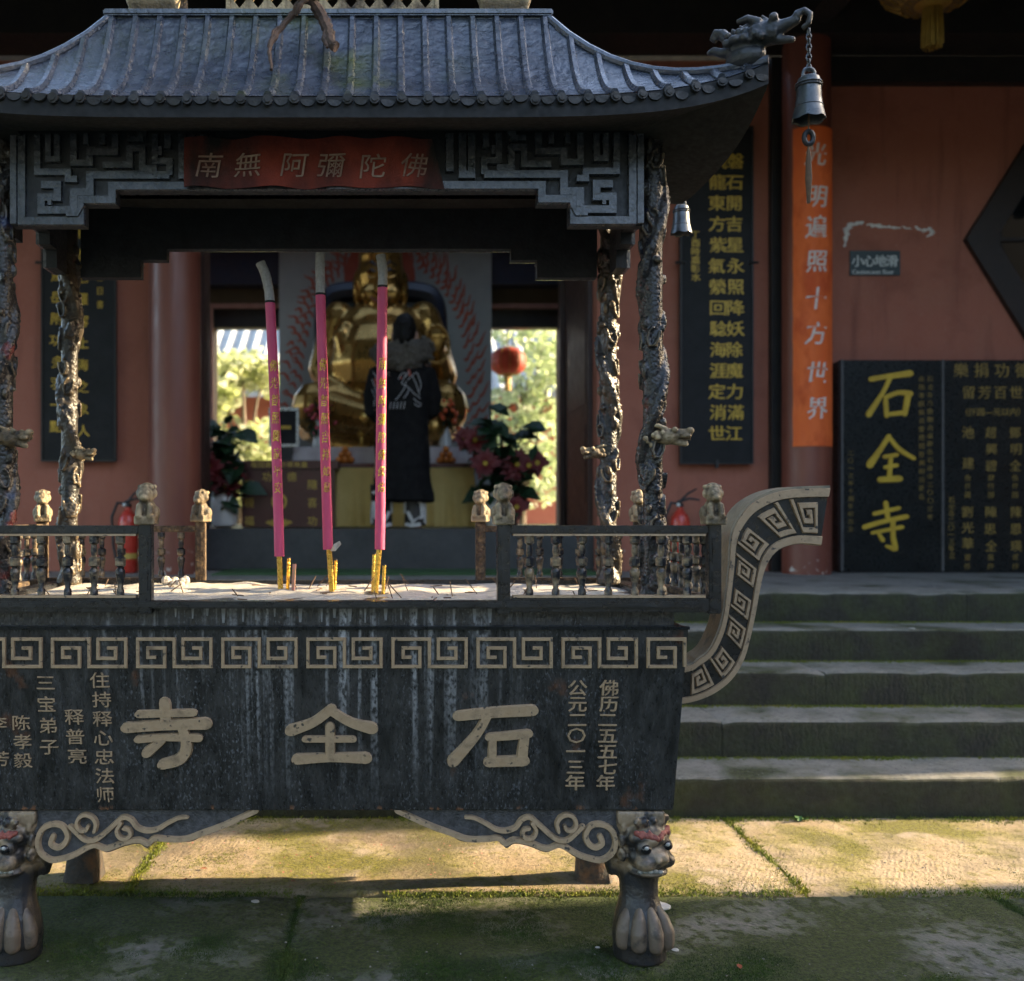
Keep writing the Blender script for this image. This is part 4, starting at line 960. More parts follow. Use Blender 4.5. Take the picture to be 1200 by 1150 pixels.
SY = [3.985, 4.315, 4.645, 4.975, 5.295]; SH = .161
cuts = [[-5.2,-2.2,.4,3.7,6.2], [-5.2,-1.6,1.45,4.4,6.2], [-5.2,-2.6,.2,2.05,6.2], [-5.2,-1.9,1.1,3.9,6.2], [-5.2,-2.4,.9,3.1,6.2]]
for k in range(5):
    y1 = SY[k+1]+.05 if k < 4 else 5.75
    for a, b in zip(cuts[k][:-1], cuts[k][1:]):
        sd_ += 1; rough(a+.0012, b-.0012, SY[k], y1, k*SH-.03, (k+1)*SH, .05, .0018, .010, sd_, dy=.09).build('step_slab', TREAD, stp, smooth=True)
PZ = 5*SH
PLAT = stone('platform_stone', (.17,.165,.15), (.12,.12,.105), (.22,.21,.19), moss=.25, chisel=.2, mossc=(.045,.06,.018))
m = MB().box(-5.2, 6.2, 5.755, 11.2, -.05, PZ-.002); tag(m.build('platform', PLAT, None), 'stone platform in front of the red temple hall', kind='structure')
# moss tufts: joints, step roots, foreground
def tufts(name, pts, hmin, hmax, mt, label):
    n = len(pts); P = np.array(pts); k = 4
    P = np.repeat(P, k, 0); N_ = len(P); P[:, :2] += np.random.normal(0, .006, (N_, 2))
    a = np.random.uniform(0, 6.283, N_); h = np.random.uniform(hmin, hmax, N_); w_ = h*np.random.uniform(.16, .34, N_)
    d = np.stack([np.cos(a), np.sin(a), np.zeros(N_)], 1); ln = np.random.normal(0, .45, (N_, 2))*h[:, None]
    v0 = P - d*w_[:, None]; v1 = P + d*w_[:, None]; v2 = P.copy(); v2[:, 2] += h; v2[:, :2] += ln
    V_ = np.stack([v0, v1, v2], 1).reshape(-1, 3)
    me = bpy.data.meshes.new(name); me.from_pydata(V_.tolist(), [], np.arange(N_*3).reshape(-1, 3).tolist()); me.materials.append(mt)
    o = bpy.data.objects.new(name, me); col.objects.link(o); tag(o, label, kind='stuff'); return o
MOSSM = mat('moss_green', (.17,.19,.014), (.27,.24,.016), (.13,.16,.014), sc=4, r=.9, lo=.3, hi=.7)
MOSSD = mat('shade_moss', (.055,.095,.010), (.10,.13,.014), (.035,.06,.009), sc=5, r=.9, lo=.3, hi=.7)  # darker copy of the moss colour, made for the shaded rows
pts = []
for k in range(5):                                        # along the root of every riser
    z = k*SH; y = SY[k]
    for i in range(5200):
        x = random.uniform(-2.2, 3.4); d = mnoise.noise(Vector((x*2.2, k*5.1, .3)))
        if random.random() < .6 + d: pts.append((x, y - abs(random.gauss(0, .02 if k else .035)) - .002, z - .002))
for i in range(2600):                                     # along the joint of the paving
    x = random.uniform(-2, 2.6); 
    if mnoise.noise(Vector((x*2.5, 2, 2))) > -.1: pts.append((x, random.gauss(3.2, .022), -.004))
PT2 = []
for yj, js in ((2.395, (-2.4,-.3,1.95)), (1.615, (-1.6,.45,2.6))):
    for i in range(2600): PT2.append((random.uniform(-2, 2.4), random.gauss(yj, .014), -.006))
    for xj in js:
        for i in range(1500): PT2.append((xj + random.gauss(0, .012), random.uniform(yj, yj+.79), -.008))
for xj in (-.87, 1.35):
    for i in range(420): pts.append((xj + random.gauss(0, .012), random.uniform(3.2, 3.98), -.006))
tufts('moss', pts, .003, .012, MOSSM, 'bright moss along the step roots and paving joints')
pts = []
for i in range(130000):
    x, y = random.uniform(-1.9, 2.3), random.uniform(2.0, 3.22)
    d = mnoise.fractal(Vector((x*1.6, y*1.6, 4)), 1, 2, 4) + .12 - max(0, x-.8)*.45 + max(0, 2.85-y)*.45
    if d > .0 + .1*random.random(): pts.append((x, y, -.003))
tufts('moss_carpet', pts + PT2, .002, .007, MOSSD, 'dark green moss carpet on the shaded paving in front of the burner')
pts = []
for i in range(26000):
    x, y = random.uniform(-1.6, 2.2), random.uniform(3.2, 3.95)
    d = mnoise.fractal(Vector((x*2.3, y*2.8, 9)), 1, 2, 4)
    if random.random() < d*1.3 - .08 + .6*max(0, 1-abs(y-3.24)/.2) + .3*max(0, 1-abs(y-3.95)/.1): pts.append((x, y, -.002))
tufts('moss_patches', pts, .002, .006, MOSSM, 'yellow green moss patches on the sunlit paving behind the burner')
# grit and crumbs scattered over the paving
GRIT = mat('pale_grit', (.15,.135,.11), (.05,.045,.038), (.26,.245,.22), sc=2.0, r=.9, lo=.4, hi=.6); GRIT.node_tree.nodes['Noise Texture'].inputs['Scale'].default_value = 70
m = MB(); rn = random.Random(31)
for i in range(2000):
    x, y = rn.uniform(-1.8, 2.4), rn.uniform(1.8, 3.95) if rn.random() < .8 else rn.uniform(4.0, 4.3); z = .0 if y < 3.97 else SH
    s_ = rn.choice((.0018,.0018,.0022,.0024,.003,.0042))*rn.uniform(.7,1.2)
    a = rn.uniform(0, 6.28); q = [Vector((x+s_*rn.uniform(.7,1.3)*math.cos(a+k*1.57), y+s_*rn.uniform(.7,1.3)*math.sin(a+k*1.57), z+.001)) for k in range(4)]
    m.add(q + [Vector((x, y, z+.001+s_*rn.uniform(.5,1)))], [(0,1,4),(1,2,4),(2,3,4),(3,0,4)])
tag(m.build('grit', GRIT, None), 'pale grit and crumbs scattered over the courtyard paving', kind='stuff')
m = MB(); rn = random.Random(41); SCRP = mat('pink_paper_scrap', (.40,.10,.09), (.30,.16,.12), sc=40, r=.9)
for i in range(170):
    x, y = rn.gauss(-.2,.42), rn.uniform(3.22, 3.8); s_ = rn.uniform(.002,.006); a = rn.uniform(0, 3.1); d = Vector((math.cos(a), math.sin(a), 0))*s_; e = Vector((-math.sin(a), math.cos(a), 0))*s_*.45; c = Vector((x, y, .004))
    m.add([c-d, c+e+Vector((0,0,.002)), c+d, c-e], [(0,1,2,3)])
tag(m.build('paper_scraps', SCRP, None), 'faded pink paper scraps strewn over the sunlit paving behind the burner', kind='stuff')
# weed, leaves and litter
WEED = mat('weed_leaf', (.05,.13,.03), (.08,.18,.05), sc=8, r=.6)
def leafq(m, base, d, up, L_, W_, bend=.25):
    d = Vector(d).normalized(); s_ = d.cross(Vector(up)); 
    if s_.length < 1e-4: s_ = d.cross(Vector((1,0,0)))
    s_.normalize(); n = s_.cross(d).normalized(); b = Vector(base)
    rows_ = [(0,.02),(.3,.85),(.62,.9),(1,.02)]; i0 = len(m.v)
    for t, w_ in rows_:
        c = b + d*L_*t - n*L_*bend*t*t
        m.v += [c - s_*W_*.5*w_ + n*W_*.1*w_, c, c + s_*W_*.5*w_ + n*W_*.1*w_]
    for k in range(3):
        a = i0+k*3; m.f += [(a, a+1, a+4, a+3), (a+1, a+2, a+5, a+4)]
def tag_mesh(mb, name, mt, loc, label, cat, group=None, smooth=False):
    o = bpy.data.objects.new(name, mb.mesh(name, Vector(loc), smooth, fix=False)); o.data.materials.append(mt); o.location = loc; col.objects.link(o); ORG[o.name] = Vector(loc)
    return tag(o, label, cat, group)
p = at(938, 958, 3.93); p.z = 0; m = MB()
for k in range(12):
    a = k*2.4; leafq(m, p + Vector((random.uniform(-.03,.03), random.uniform(-.015,.015), .004)), (math.cos(a), math.sin(a)*.6, random.uniform(.3,1)), (0,0,1), random.uniform(.02,.035), .018)
tag_mesh(m, 'weed', WEED, tuple(p), 'small green weed growing at the foot of the lowest step', 'weed')
LITR = mat('fallen_leaf', (.35,.08,.03), (.22,.06,.03), sc=30, r=.7); LITW = mat('pale_litter', (.5,.48,.46), (.4,.38,.34), sc=20, r=.8)
for lb, px, py, mt, L_ in (('small orange red fallen leaf in the bottom right of the paving', 868, 1138, LITR, .03), ('red scrap on the sunlit paving under the burner, left of the others', 219, 1031, LITR, .02), ('red scrap on the sunlit paving under the burner, larger and further back', 243, 1020, LITR, .028), ('dark red scrap on sunlit paving near the middle under the burner', 341, 1035, LITR, .018)):
    Y = F*EYE/(py-CY); p = at(px, py, Y); p.z = .006; m = MB(); a = random.uniform(0, 6)
    leafq(m, p, (math.cos(a), math.sin(a), .1), (0,0,1), L_, L_*.5, .1); tag_mesh(m, 'fallen_leaf', mt, tuple(p), lb, 'leaf', 'scraps and leaves on the paving')
for lb, px, py, s_ in (('white pebble in the shadow under the burner', 299, 1058, .011), ('pale stone chip left of the paw on the dark paving', 700, 1112, .006), ('pale chip right of the lion paw on the paving', 791, 1115, .009), ('flat pale stone behind the lion paw', 772, 1064, .03), ('white fleck on the second highest step', 1069, 727, .012)):
    if py > 900: Y = F*EYE/(py-CY); p = at(px, py, Y); p.z = .004
    else: p = at(px, py, 4.98); p.z = 4*SH+.004
    m = MB().ell(p, (s_*1.3, s_, s_*.35), seg=9, rings=5); o = tag_mesh(m, 'stone_chip', LITW, tuple(p), lb, 'stone chip', 'pale chips on the paving and steps', True); displace(o.data, s_*.25, 60)
# ------------------------------------------------------------------ temple hall
WY = 7.2
HALL = thing('temple_hall', (0, WY, PZ), 'red plastered temple hall with round columns and an open doorway', 'temple')
REDW = mat('red_ochre_plaster', (.33,.115,.075), (.235,.082,.055), (.365,.135,.09), sc=1.6, r=.85, bump=.25, bsc=40, lo=.3, hi=.75, rnd=False)
mixin(REDW, math_(REDW, 'MULTIPLY', noise_mask(REDW, 3.2, .56, .72, (1,1,.5), off=(3,0,2)), .45), (.34,.15,.10))
mixin(REDW, math_(REDW, 'MULTIPLY', noise_mask(REDW, 5, .56, .72, (2.2,1,.18), off=(8,0,5)), .45), (.13,.05,.038))
mixin(REDW, math_(REDW, 'MULTIPLY', noise_mask(REDW, 45, .66, .72, off=(8,0,5)), .5), (.42,.28,.22))
# pale scuffs low on the wall
mixin(REDW, math_(REDW, 'MULTIPLY', noise_mask(REDW, 16, .62, .7), axis_range(REDW, 2, .35, .0)), (.5,.46,.42))
REDC = mat('red_column_lacquer', (.21,.068,.045), (.15,.047,.034), sc=4, r=.42, rv=.1, bump=.15, bsc=30, stretch=(1,1,.25))
mixin(REDC, math_(REDC, 'MULTIPLY', noise_mask(REDC, 22, .62, .68), axis_range(REDC, 2, .2, .0)), (.55,.52,.48))
BLKW = mat('dark_painted_wood', (.016,.017,.019), (.03,.028,.027), sc=6, r=.5); BRNW = mat('dark_brown_door_wood', (.05,.022,.015), (.035,.017,.013), sc=5, r=.45, stretch=(1,1,.2))
JAMB = mat('pale_pink_frame', (.42,.22,.17), (.3,.15,.12), sc=10, r=.7)
WT = 4.55
def hb(name, mt, *a, bevel=0): return MB().box(*a).build(name, mt, HALL, bevel=bevel)
hb('wall', REDW, -5.2, mx(228, 7.2), WY, WY+.25, PZ, WT)
hb('wall', REDW, mx(700, 7.2), 6.2, WY, WY+.25, PZ, WT)
hb('wall', REDW, -5.2, -4.95, WY+.25, 7.9, PZ, WT); hb('wall', REDW, -5.2, -4.95, 9.7, 10.5, PZ, WT); hb('wall', REDW, -5.2, -4.95, 7.9, 9.7, PZ, 1.6); hb('wall', REDW, -5.2, -4.95, 7.9, 9.7, 4.0, WT); hb('wall', REDW, 5.95, 6.2, WY+.25, 10.5, PZ, WT)  # gap midway in the left wall is added to let in sky light
hb('door_lintel', BLKW, mx(228,7.2), mx(700,7.2), WY+.02, WY+.22, 3.75, WT)
# columns with stone bases
def colm(x, r, y=6.95):
    o = MB().lathe([(r, PZ-.01), (r*1.01, PZ+1), (r*.98, WT+.1)], (x, y, 0), 32).build('column', REDC, HALL, smooth=True)
for x, r in ((mx(205, 6.95), .18), (mx(945, 6.95), .163), (-4.3, .17), (5.6, .165)): colm(x, r)
# dark strip standing in for the shadowed wall groove beside the right column
hb('groove_shade_strip', BLKW, mx(904,7.14), mx(921,7.14), 7.14, 7.199, PZ, WT)
hb('lintel_beam', BLKW, -5.2, 6.2, 6.78, 7.12, WT, WT+.5)
hb('lintel_board', BLKW, mx(972,7.1), 5.9, 7.12, 7.199, 4.36, WT-.002)
GF = mat('eave_dimmed_gilt', (.16,.10,.03), (.10,.06,.02), sc=20, r=.5)  # gilt colour dimmed to carry the dark under the eave
bo = hb('frieze', BLKW, mx(640,6.9), mx(880,6.9), 7.05, 7.19, mz(46,7.05), mz(24,7.05))
for i in range(17):
    x = mx(664+i*12.6, 7.05); z0 = mz(40,7.05); z1 = mz(29,7.05); w_ = .066
    MB().ribbon([(x,z0),(x,z1),(x+w_*.75,z1),(x+w_*.75,z0+.022),(x+w_*.35,z0+.022),(x+w_*.35,z1-.025)], .009, lambda a, b, h: Vector((a, 7.05-h, b)), -.001, .006).build('fret', GF, bo)
# eaves over the platform
RAFT = mat('dark_rafter_wood', (.02,.017,.015), (.035,.03,.026), sc=6, r=.7)
TILE = mat('grey_roof_tile', (.09,.095,.1), (.15,.15,.15), sc=9, r=.7)
m = MB()                                                   # gap between the slopes, a skylight added to brighten the altar
def rz(y): return 4.15 + (y-4.75)/4.25*2.08
for x0, x1, y0, y1 in ((-6, -2.2, 4.75, 9), (2.2, 7, 4.75, 9), (-2.2, 2.2, 4.75, 7.5)):
    m.hexa([(x0,y0,rz(y0)),(x1,y0,rz(y0)),(x1,y1,rz(y1)),(x0,y1,rz(y1)),(x0,y0,rz(y0)+.08),(x1,y0,rz(y0)+.08),(x1,y1,rz(y1)+.08),(x0,y1,rz(y1)+.08)])
er = m.build('eave_roof', TILE, HALL)
MB().hexa([(-6,9.01,6.23),(7,9.01,6.23),(7,12.6,5.1),(-6,12.6,5.1),(-6,9.01,6.31),(7,9.01,6.31),(7,12.6,5.18),(-6,12.6,5.18)]).build('roof_slope', TILE, HALL)
rm_ = MB().hexa([(-.04,0,0),(.04,0,0),(.04,2.5,1.22),(-.04,2.5,1.22),(-.04,0,.07),(.04,0,.07),(.04,2.5,1.29),(-.04,2.5,1.29)]).mesh('rafter')
for i in range(32): place('rafter', rm_, RAFT, HALL, (-5.6+i*.39, 4.8, 4.095))
for i in range(3): hb('tie_beam', BLKW, (-4.3, mx(945,6.95), 5.6)[i]-.09, (-4.3, mx(945,6.95), 5.6)[i]+.09, 6.2, 6.78, 4.62, 4.78)
# threshold plinth and hall inside
PLIN = mat('dark_stone_plinth', (.035,.038,.042), (.055,.058,.062), sc=5, r=.6, bump=.2, bsc=30)
FZ = 1.112
hb('threshold', PLIN, mx(232,7.32), mx(700,7.3), 7.32, 7.55, PZ, FZ, bevel=.008)
WOODF = mat('hall_floor_tile', (.09,.075,.06), (.12,.1,.08), sc=3, r=.35)
hb('hall_floor', WOODF, -4.95, 5.95, 7.55, 10.5, PZ, FZ-.002)
INW = mat('hall_dim_wall', (.13,.10,.065), (.10,.078,.05), sc=3, r=.85); CEIL = mat('painted_ceiling_board', (.03,.035,.06), (.05,.03,.03), sc=5, r=.7)
for a in ((-4.95, -2.0, 7.25, 10.5), (2.0, 5.95, 7.25, 10.5), (-2.0, 2.0, 7.25, 7.55), (-2.0, 2.0, 9.1, 10.5)): hb('ceiling', CEIL, *a[:4], 4.5, WT)
for x in (-1.0, 0, 1.0): hb('added_skylight_bar', BLKW, x-.04, x+.04, 7.55, 9.1, 4.46, WT)  # bars across the opening added to light the hall
BY = 10.2; oz = mz(362, BY); xa, xb, xc_, xd = mx(250,BY), mx(345,BY), mx(570,BY), mx(656,BY)
hb('back_wall', INW, -4.95, xa, BY, BY+.25, FZ, 4.5); hb('back_wall', INW, xb, xc_, BY, BY+.25, FZ, 4.5); hb('back_wall', INW, xd, 5.95, BY, BY+.25, FZ, 4.5)
hb('back_wall', INW, xa, xb, BY, BY+.25, oz, 4.5); hb('back_wall', INW, xc_, xd, BY, BY+.25, oz, 4.5)
BLUE = mat('blue_painted_beam', (.022,.03,.06), (.035,.03,.05), sc=9, r=.6)
hb('painted_beam', BLUE, -4.9, 5.9, 10.0, 10.19, mz(333,10), 4.4)
for a, b in ((xa, xb), (xc_, xd)):
    z = oz; hb('door_frame', JAMB, a-.045, b+.045, BY-.03, BY-.001, z, z+.05)
    hb('door_frame', JAMB, a-.045, a, BY-.03, BY-.001, FZ, z); hb('door_frame', JAMB, b, b+.045, BY-.03, BY-.001, FZ, z)
    hb('transom', BLKW, a, b, BY+.05, BY+.2, mz(383,BY), z)
# open door leaves
def leaf_door(x, y0, y1):
    o = hb('door_leaf', BRNW, x-.025, x+.025, y0, y1, FZ, 3.7)
    for z0, z1 in ((1.3,1.9),(2.05,3.5)): MB().box(x-.029, x+.029, y0+.08, y1-.08, z0, z1).build('door_panel', BRNW, o, bevel=.006)
leaf_door(mx(693, 7.36), 7.36, 8.35); leaf_door(mx(660,8.4), 8.4, 8.46)
leaf_door(mx(236,7.4), 7.4, 7.62)
hb('door_post', BRNW, mx(665,8.3), mx(686,8.3), 8.36, 8.5, FZ, 3.75)
# diamond window
WIN = [(1128,282),(1300,10),(1472,282),(1300,560)]
def fw(x, z, h): return Vector((x, WY - h, z))
c0 = at(1300, 282, WY)
FRW = mat('dark_window_frame', (.03,.022,.02), (.02,.017,.016), sc=8, r=.5)
wi = [at(a, b, WY) for a, b in WIN]
outer = [(p.x, p.z) for p in wi]; inner = [(c0.x+(a-c0.x)*.80, c0.z+(b-c0.z)*.80) for a, b in outer]; inn2 = [(c0.x+(a-c0.x)*.785, c0.z+(b-c0.z)*.785) for a, b in outer]
vs = []; fs = []
for hh in (.002, .05): vs += [fw(a, b, hh) for a, b in outer] + [fw(a, b, hh) for a, b in inner]
for k in range(4):
    k2 = (k+1) % 4; fs += [(8+k, 8+k2, 12+k2, 12+k), (k, k2, 8+k2, 8+k), (4+k, 12+k, 12+k2, 4+k2)]
wn = MB().add(vs, fs).build('window', FRW, HALL)
GLASS = mat('window_glass', (.006,.008,.01), r=.035, rv=.02, spec=.5, bump=.08, bsc=3)
MB().prism(inner, fw, .004, .012).build('pane', GLASS, wn)
for k in range(-4, 5):
    x = c0.x + k*.42; d = abs(x-c0.x)/(abs(outer[0][0]-c0.x)*.8)
    if d < 1: hz = (outer[1][1]-c0.z)*.8*(1-d); MB().box(x-.02, x+.02, WY-.035, WY-.0125, c0.z-hz, c0.z+hz).build('lattice_bar', FRW, wn)
hw_ = abs(outer[0][0]-c0.x)*.8; MB().box(c0.x-hw_, c0.x+hw_, WY-.034, WY-.013, c0.z-.012, c0.z+.012).build('lattice_bar', FRW, wn)
# white paint daubs on the wall
WP = mat('white_daub', (.8,.78,.74), (.66,.64,.6), sc=30, r=.9)
rn = random.Random(21)
for pts, w0 in (([(990,288),(992,276),(993,267),(1000,263),(1011,261)], .045), ([(1016,263),(1026,265),(1040,266),(1055,268)], .032), ([(1058,266),(1067,269)], .02), ([(1072,266),(1081,270),(1090,269),(1092,273),(1086,277)], .03), ([(994,272),(990,282)], .03)):
    q = cr(pts, 7); P = [at(p.x+rn.uniform(-.7,.7), p.y+rn.uniform(-.9,.9), WY) for p in q]
    MB().ribbon([(p.x, p.z) for p in P], [w0*rn.uniform(.35,1.15)*math.sin(math.pi*(.12+.76*k/(len(P)-1))) for k in range(len(P))], fw, .001, .003+rn.random()*.002, rnd=True).build('white_daub', WP, HALL)
# ------------------------------------------------------------------ boards, banner, slabs, sign
BOARD = mat('black_lacquer_board', (.007,.008,.009), (.014,.015,.017), sc=6, r=.6, rv=.08, spec=.3); GLET = mat('gold_leaf_lettering', (.62,.42,.06), (.45,.28,.03), sc=40, r=.45, m=.2)
def board(label, px0, px1, py0, py1, Y):
    x0, x1, z0, z1 = mx(px0,Y), mx(px1,Y), mz(py1,Y), mz(py0,Y)
    t = thing('couplet_board', ((x0+x1)/2, Y, z0), label, 'couplet board', 'black and gold couplet boards')
    MB().box(x0, x1, Y, Y+.04, z0, z1).build('panel', BOARD, t, bevel=.006)
    m = MB()
    for a, b in ((x0+.0, z0),): m.box(x0-.012, x0, Y-.006, Y+.03, z0-.012, z1+.012); m.box(x1, x1+.012, Y-.006, Y+.03, z0-.012, z1+.012); m.box(x0, x1, Y-.006, Y+.03, z0-.012, z0); m.box(x0, x1, Y-.006, Y+.03, z1, z1+.012)
    m.build('edge_strip', BLKW, t)
    for px in (px0-2, px1+2):
        p = at(px, 308, Y); MB().cap((p.x-.03, Y-.006, p.z), (p.x+.03, Y-.006, p.z), .012, .008, 8).build('bracket', BLKW, t, smooth=True)
    p = at((px0+px1)/2, py1, Y); MB().box(p.x-.01, p.x+.01, Y-.01, Y+.02, p.z-.04, p.z+.02).build('bracket', BLKW, t)
    return t, (lambda x, z, h, Y=Y: Vector((x, Y - h, z)))
BYD = 7.13
t, fm = board('tall black couplet board with gold characters beside the orange banner column', 799, 881, 150, 542, BYD)
def vcol(t, fm, txt, px, y0, y1, wpx, hpx, Y, mt, h=.003, jit=.06, bold=True):
    z0, z1 = mz(y0,Y), mz(y1,Y); n = len(txt); pt = (z0-z1)/max(n-1,1)
    if wpx >= 12:
        for i, ch in enumerate(txt): column_text(ch, fm, mx(px,Y), z0-i*pt, pt, wpx*Y/F, hpx*Y/F, h, jit).build('character', mt, t)
    else: tag(column_text(txt, fm, mx(px,Y), z0, pt, wpx*Y/F, hpx*Y/F, h, jit, bold=wpx > 10).build('lettering', mt, t), kind='stuff')
vcol(t, fm, '磐石開吉星永照降妖除魔力滿江', 861, 189, 508, 21, 19, BYD, GLET); vcol(t, fm, '飛龍東方紫氣縈回騐海涯定消世', 841, 189, 508, 21, 19, BYD, GLET)
vcol(t, fm, '丁酉時嘉彰水', 815, 275, 325, 11, 10, BYD, GLET, .002)
t, fm = board('tall black couplet board with gold characters left of the doorway', 50, 134, 150, 539, BYD)
vcol(t, fm, '佛法無邊風岳附功多羽一點', 67, 222, 500, 17, 15, BYD, GLET); vcol(t, fm, '龍門慈悲乞羅容上海之象人', 97, 222, 505, 14, 15, BYD, GLET)
vcol(t, fm, '吉日書', 117, 325, 357, 9, 10, BYD, GLET, .002)
# orange paper banner wrapped on the right column
ORNG = mat('orange_paper_banner', (.74,.12,.02), (.58,.085,.018), (.80,.155,.03), sc=5, r=.75, bump=.15, bsc=20, stretch=(1,1,.5)); WINK = mat('white_ink', (.75,.70,.66), (.6,.5,.45), sc=25, r=.8)
cx_, cy_, cr_ = mx(945,6.95), 6.95, .1655
t = thing('paper_banner', (cx_, cy_-cr_, mz(523,6.79)), 'long orange paper banner with white characters on the right column', 'banner')
def fb(u, z, h): a = u/cr_; return Vector((cx_ + (cr_+.003+h)*math.sin(a), cy_ - (cr_+.003+h)*math.cos(a), z))
m = MB(); nz = 30; zz0, zz1 = mz(523,6.79), mz(148,6.79)
for sgn, hh in ((0, 0), (1, .003)):
    for j in range(nz+1):
        for i in range(13): m.v.append(fb(-.155+.31*i/12 + .002*math.sin(j*1.7), zz0+(zz1-zz0)*j/nz, hh+.0015*mnoise.noise(Vector((i*.5, j*.5, 0)))))
n1 = 13*(nz+1)
for j in range(nz):
    for i in range(12): a = j*13+i; m.f += [(a, a+13, a+14, a+1), (n1+a, n1+a+1, n1+a+14, n1+a+13)]
m.build('paper', ORNG, t, smooth='all')
for ch, py in zip('光明遍照十方世界', (181, 230, 266, 306, 350, 391, 437, 478)):
    mb = MB(); put_glyph(mb, ch, fb, .004+random.uniform(-.006,.006), mz(py,6.79), .15, .165, .006, .1, random.uniform(-.05,.05)); mb.build('brush_character', WINK, t)
# black memorial slabs
SLB = mat('polished_black_slab', (.006,.008,.009), (.012,.015,.016), sc=8, r=.3, rv=.08, spec=.4); SEDGE = mat('grey_slab_edge', (.10,.10,.10), (.07,.07,.07), sc=14, r=.6)
DULL = mat('faded_gold_lettering', (.30,.20,.045), (.17,.115,.03), sc=30, r=.6); BIGG = mat('bright_gold_lettering', (.62,.42,.04), (.48,.31,.03), sc=12, r=.5)
SYD = 7.04
def slab(label, px0, px1):
    x0, x1, z1 = mx(px0,SYD), mx(px1,SYD), mz(422,SYD)
    t = thing('stone_slab', ((x0+x1)/2, SYD, PZ), label, 'stone slab', 'black memorial slabs against the wall')
    MB().box(x0, x1, SYD, SYD+.14, PZ, z1).build('slab', SLB, t, bevel=.004)
    MB().box(x0-.003, x0+.014, SYD-.003, SYD+.05, PZ+.01, z1+.002).build('edge', SEDGE, t)
    return t, (lambda x, z, h: Vector((x, SYD - h, z)))
t, fm = slab('black memorial slab with three large gold characters', 986, 1103)
SI2 = [([(.1,.88),(.4,.93),(.95,1.0)], [.13,.12,.16]), ([(.52,.92),(.36,.6),(.05,.15)], [.12,.1,.15]), ([(.42,.42),(.44,.12)], [.12,.11]), ([(.42,.5),(.7,.6),(.95,.58)], [.11,.11,.15]), ([(.92,.56),(.84,.16)], [.15,.13]), ([(.44,.14),(.82,.18)], [.1,.12])]
QU2 = [([(.45,1.0),(.28,.75),(.04,.42)], [.12,.12,.18]), ([(.45,1.0),(.68,.74),(1.0,.55)], [.1,.12,.1]), ([(.36,.58),(.62,.62)], [.1,.1]), ([(.38,.36),(.62,.4)], [.1,.1]), ([(.5,.6),(.46,.12)], [.1,.12]), ([(.26,.1),(.68,.12)], [.14,.15])]
SG2 = [([(.5,1.0),(.54,.72)], [.12,.12]), ([(.25,.78),(.78,.9)], [.1,.1]), ([(.03,.5),(.45,.62),(.95,.72)], [.12,.11,.12]), ([(.2,.38),(.85,.5)], [.08,.1]), ([(.66,.66),(.66,.3),(.7,.06),(.52,.1)], [.12,.12,.14,.08]), ([(.34,.36),(.42,.24)], [.08,.12])]
for st_, py, px in ((SI2, 466, 1042), (QU2, 540, 1044), (SG2, 618, 1038)):
    brush(st_, fm, mx(px,SYD), mz(py,SYD), 53*SYD/F, 56*SYD/F, .006).build('gold_character', BIGG, t, smooth=True)
vcol(t, fm, '石全寺乃唐朝古庙原名石泉寺二〇〇三年', 1090, 444, 606, 7.5, 7, SYD, DULL, .002); vcol(t, fm, '由陈孝毅捐资重建释普亮和尚更名', 1080, 444, 582, 7.5, 7.5, SYD, DULL, .002)
vcol(t, fm, '二〇一三年十周年纪念立', 997, 531, 620, 7, 6.5, SYD, DULL, .002)
t, fm = slab('wider black memorial slab with rows of small gold names', 1104, 1330)
def hrow(txt, px0, pitch, py, w_):
    mb = MB()
    for i, ch in enumerate(txt):
        mb = MB(); put_glyph(mb, ch, fm, mx(px0+i*pitch,SYD), mz(py,SYD), w_*SYD/F, w_*SYD/F, .002); mb.build('character', DULL, t)
hrow('樂捐功德無量', 1126, 24, 434, 18); hrow('留芳百世千秋', 1135, 18.6, 460, 16); hrow('（仟圆—元以内）', 1130, 9.6, 483, 10)
for txt, px, y0, y1, w_ in (('池建', 1134, 507, 543, 15), ('叁仟圆', 1134, 560, 580, 8), ('劉光華', 1134, 600, 637, 14), ('壹仟', 1134, 653, 664, 8), ('趙興碧', 1161, 507, 546, 14), ('肆仟圆', 1161, 560, 580, 8), ('陳思全', 1161, 600, 640, 14), ('壹仟', 1161, 653, 664, 8), ('鄧明全', 1190, 507, 546, 14), ('伍仟圆', 1190, 560, 580, 8), ('陳恩瑛', 1190, 600, 640, 14), ('贰仟', 1190, 653, 664, 8), ('王明德', 1218, 507, 546, 14), ('石全寺二〇一三年立', 1115, 586, 651, 8)): vcol(t, fm, txt, px, y0, y1, w_, w_, SYD, DULL, .002)
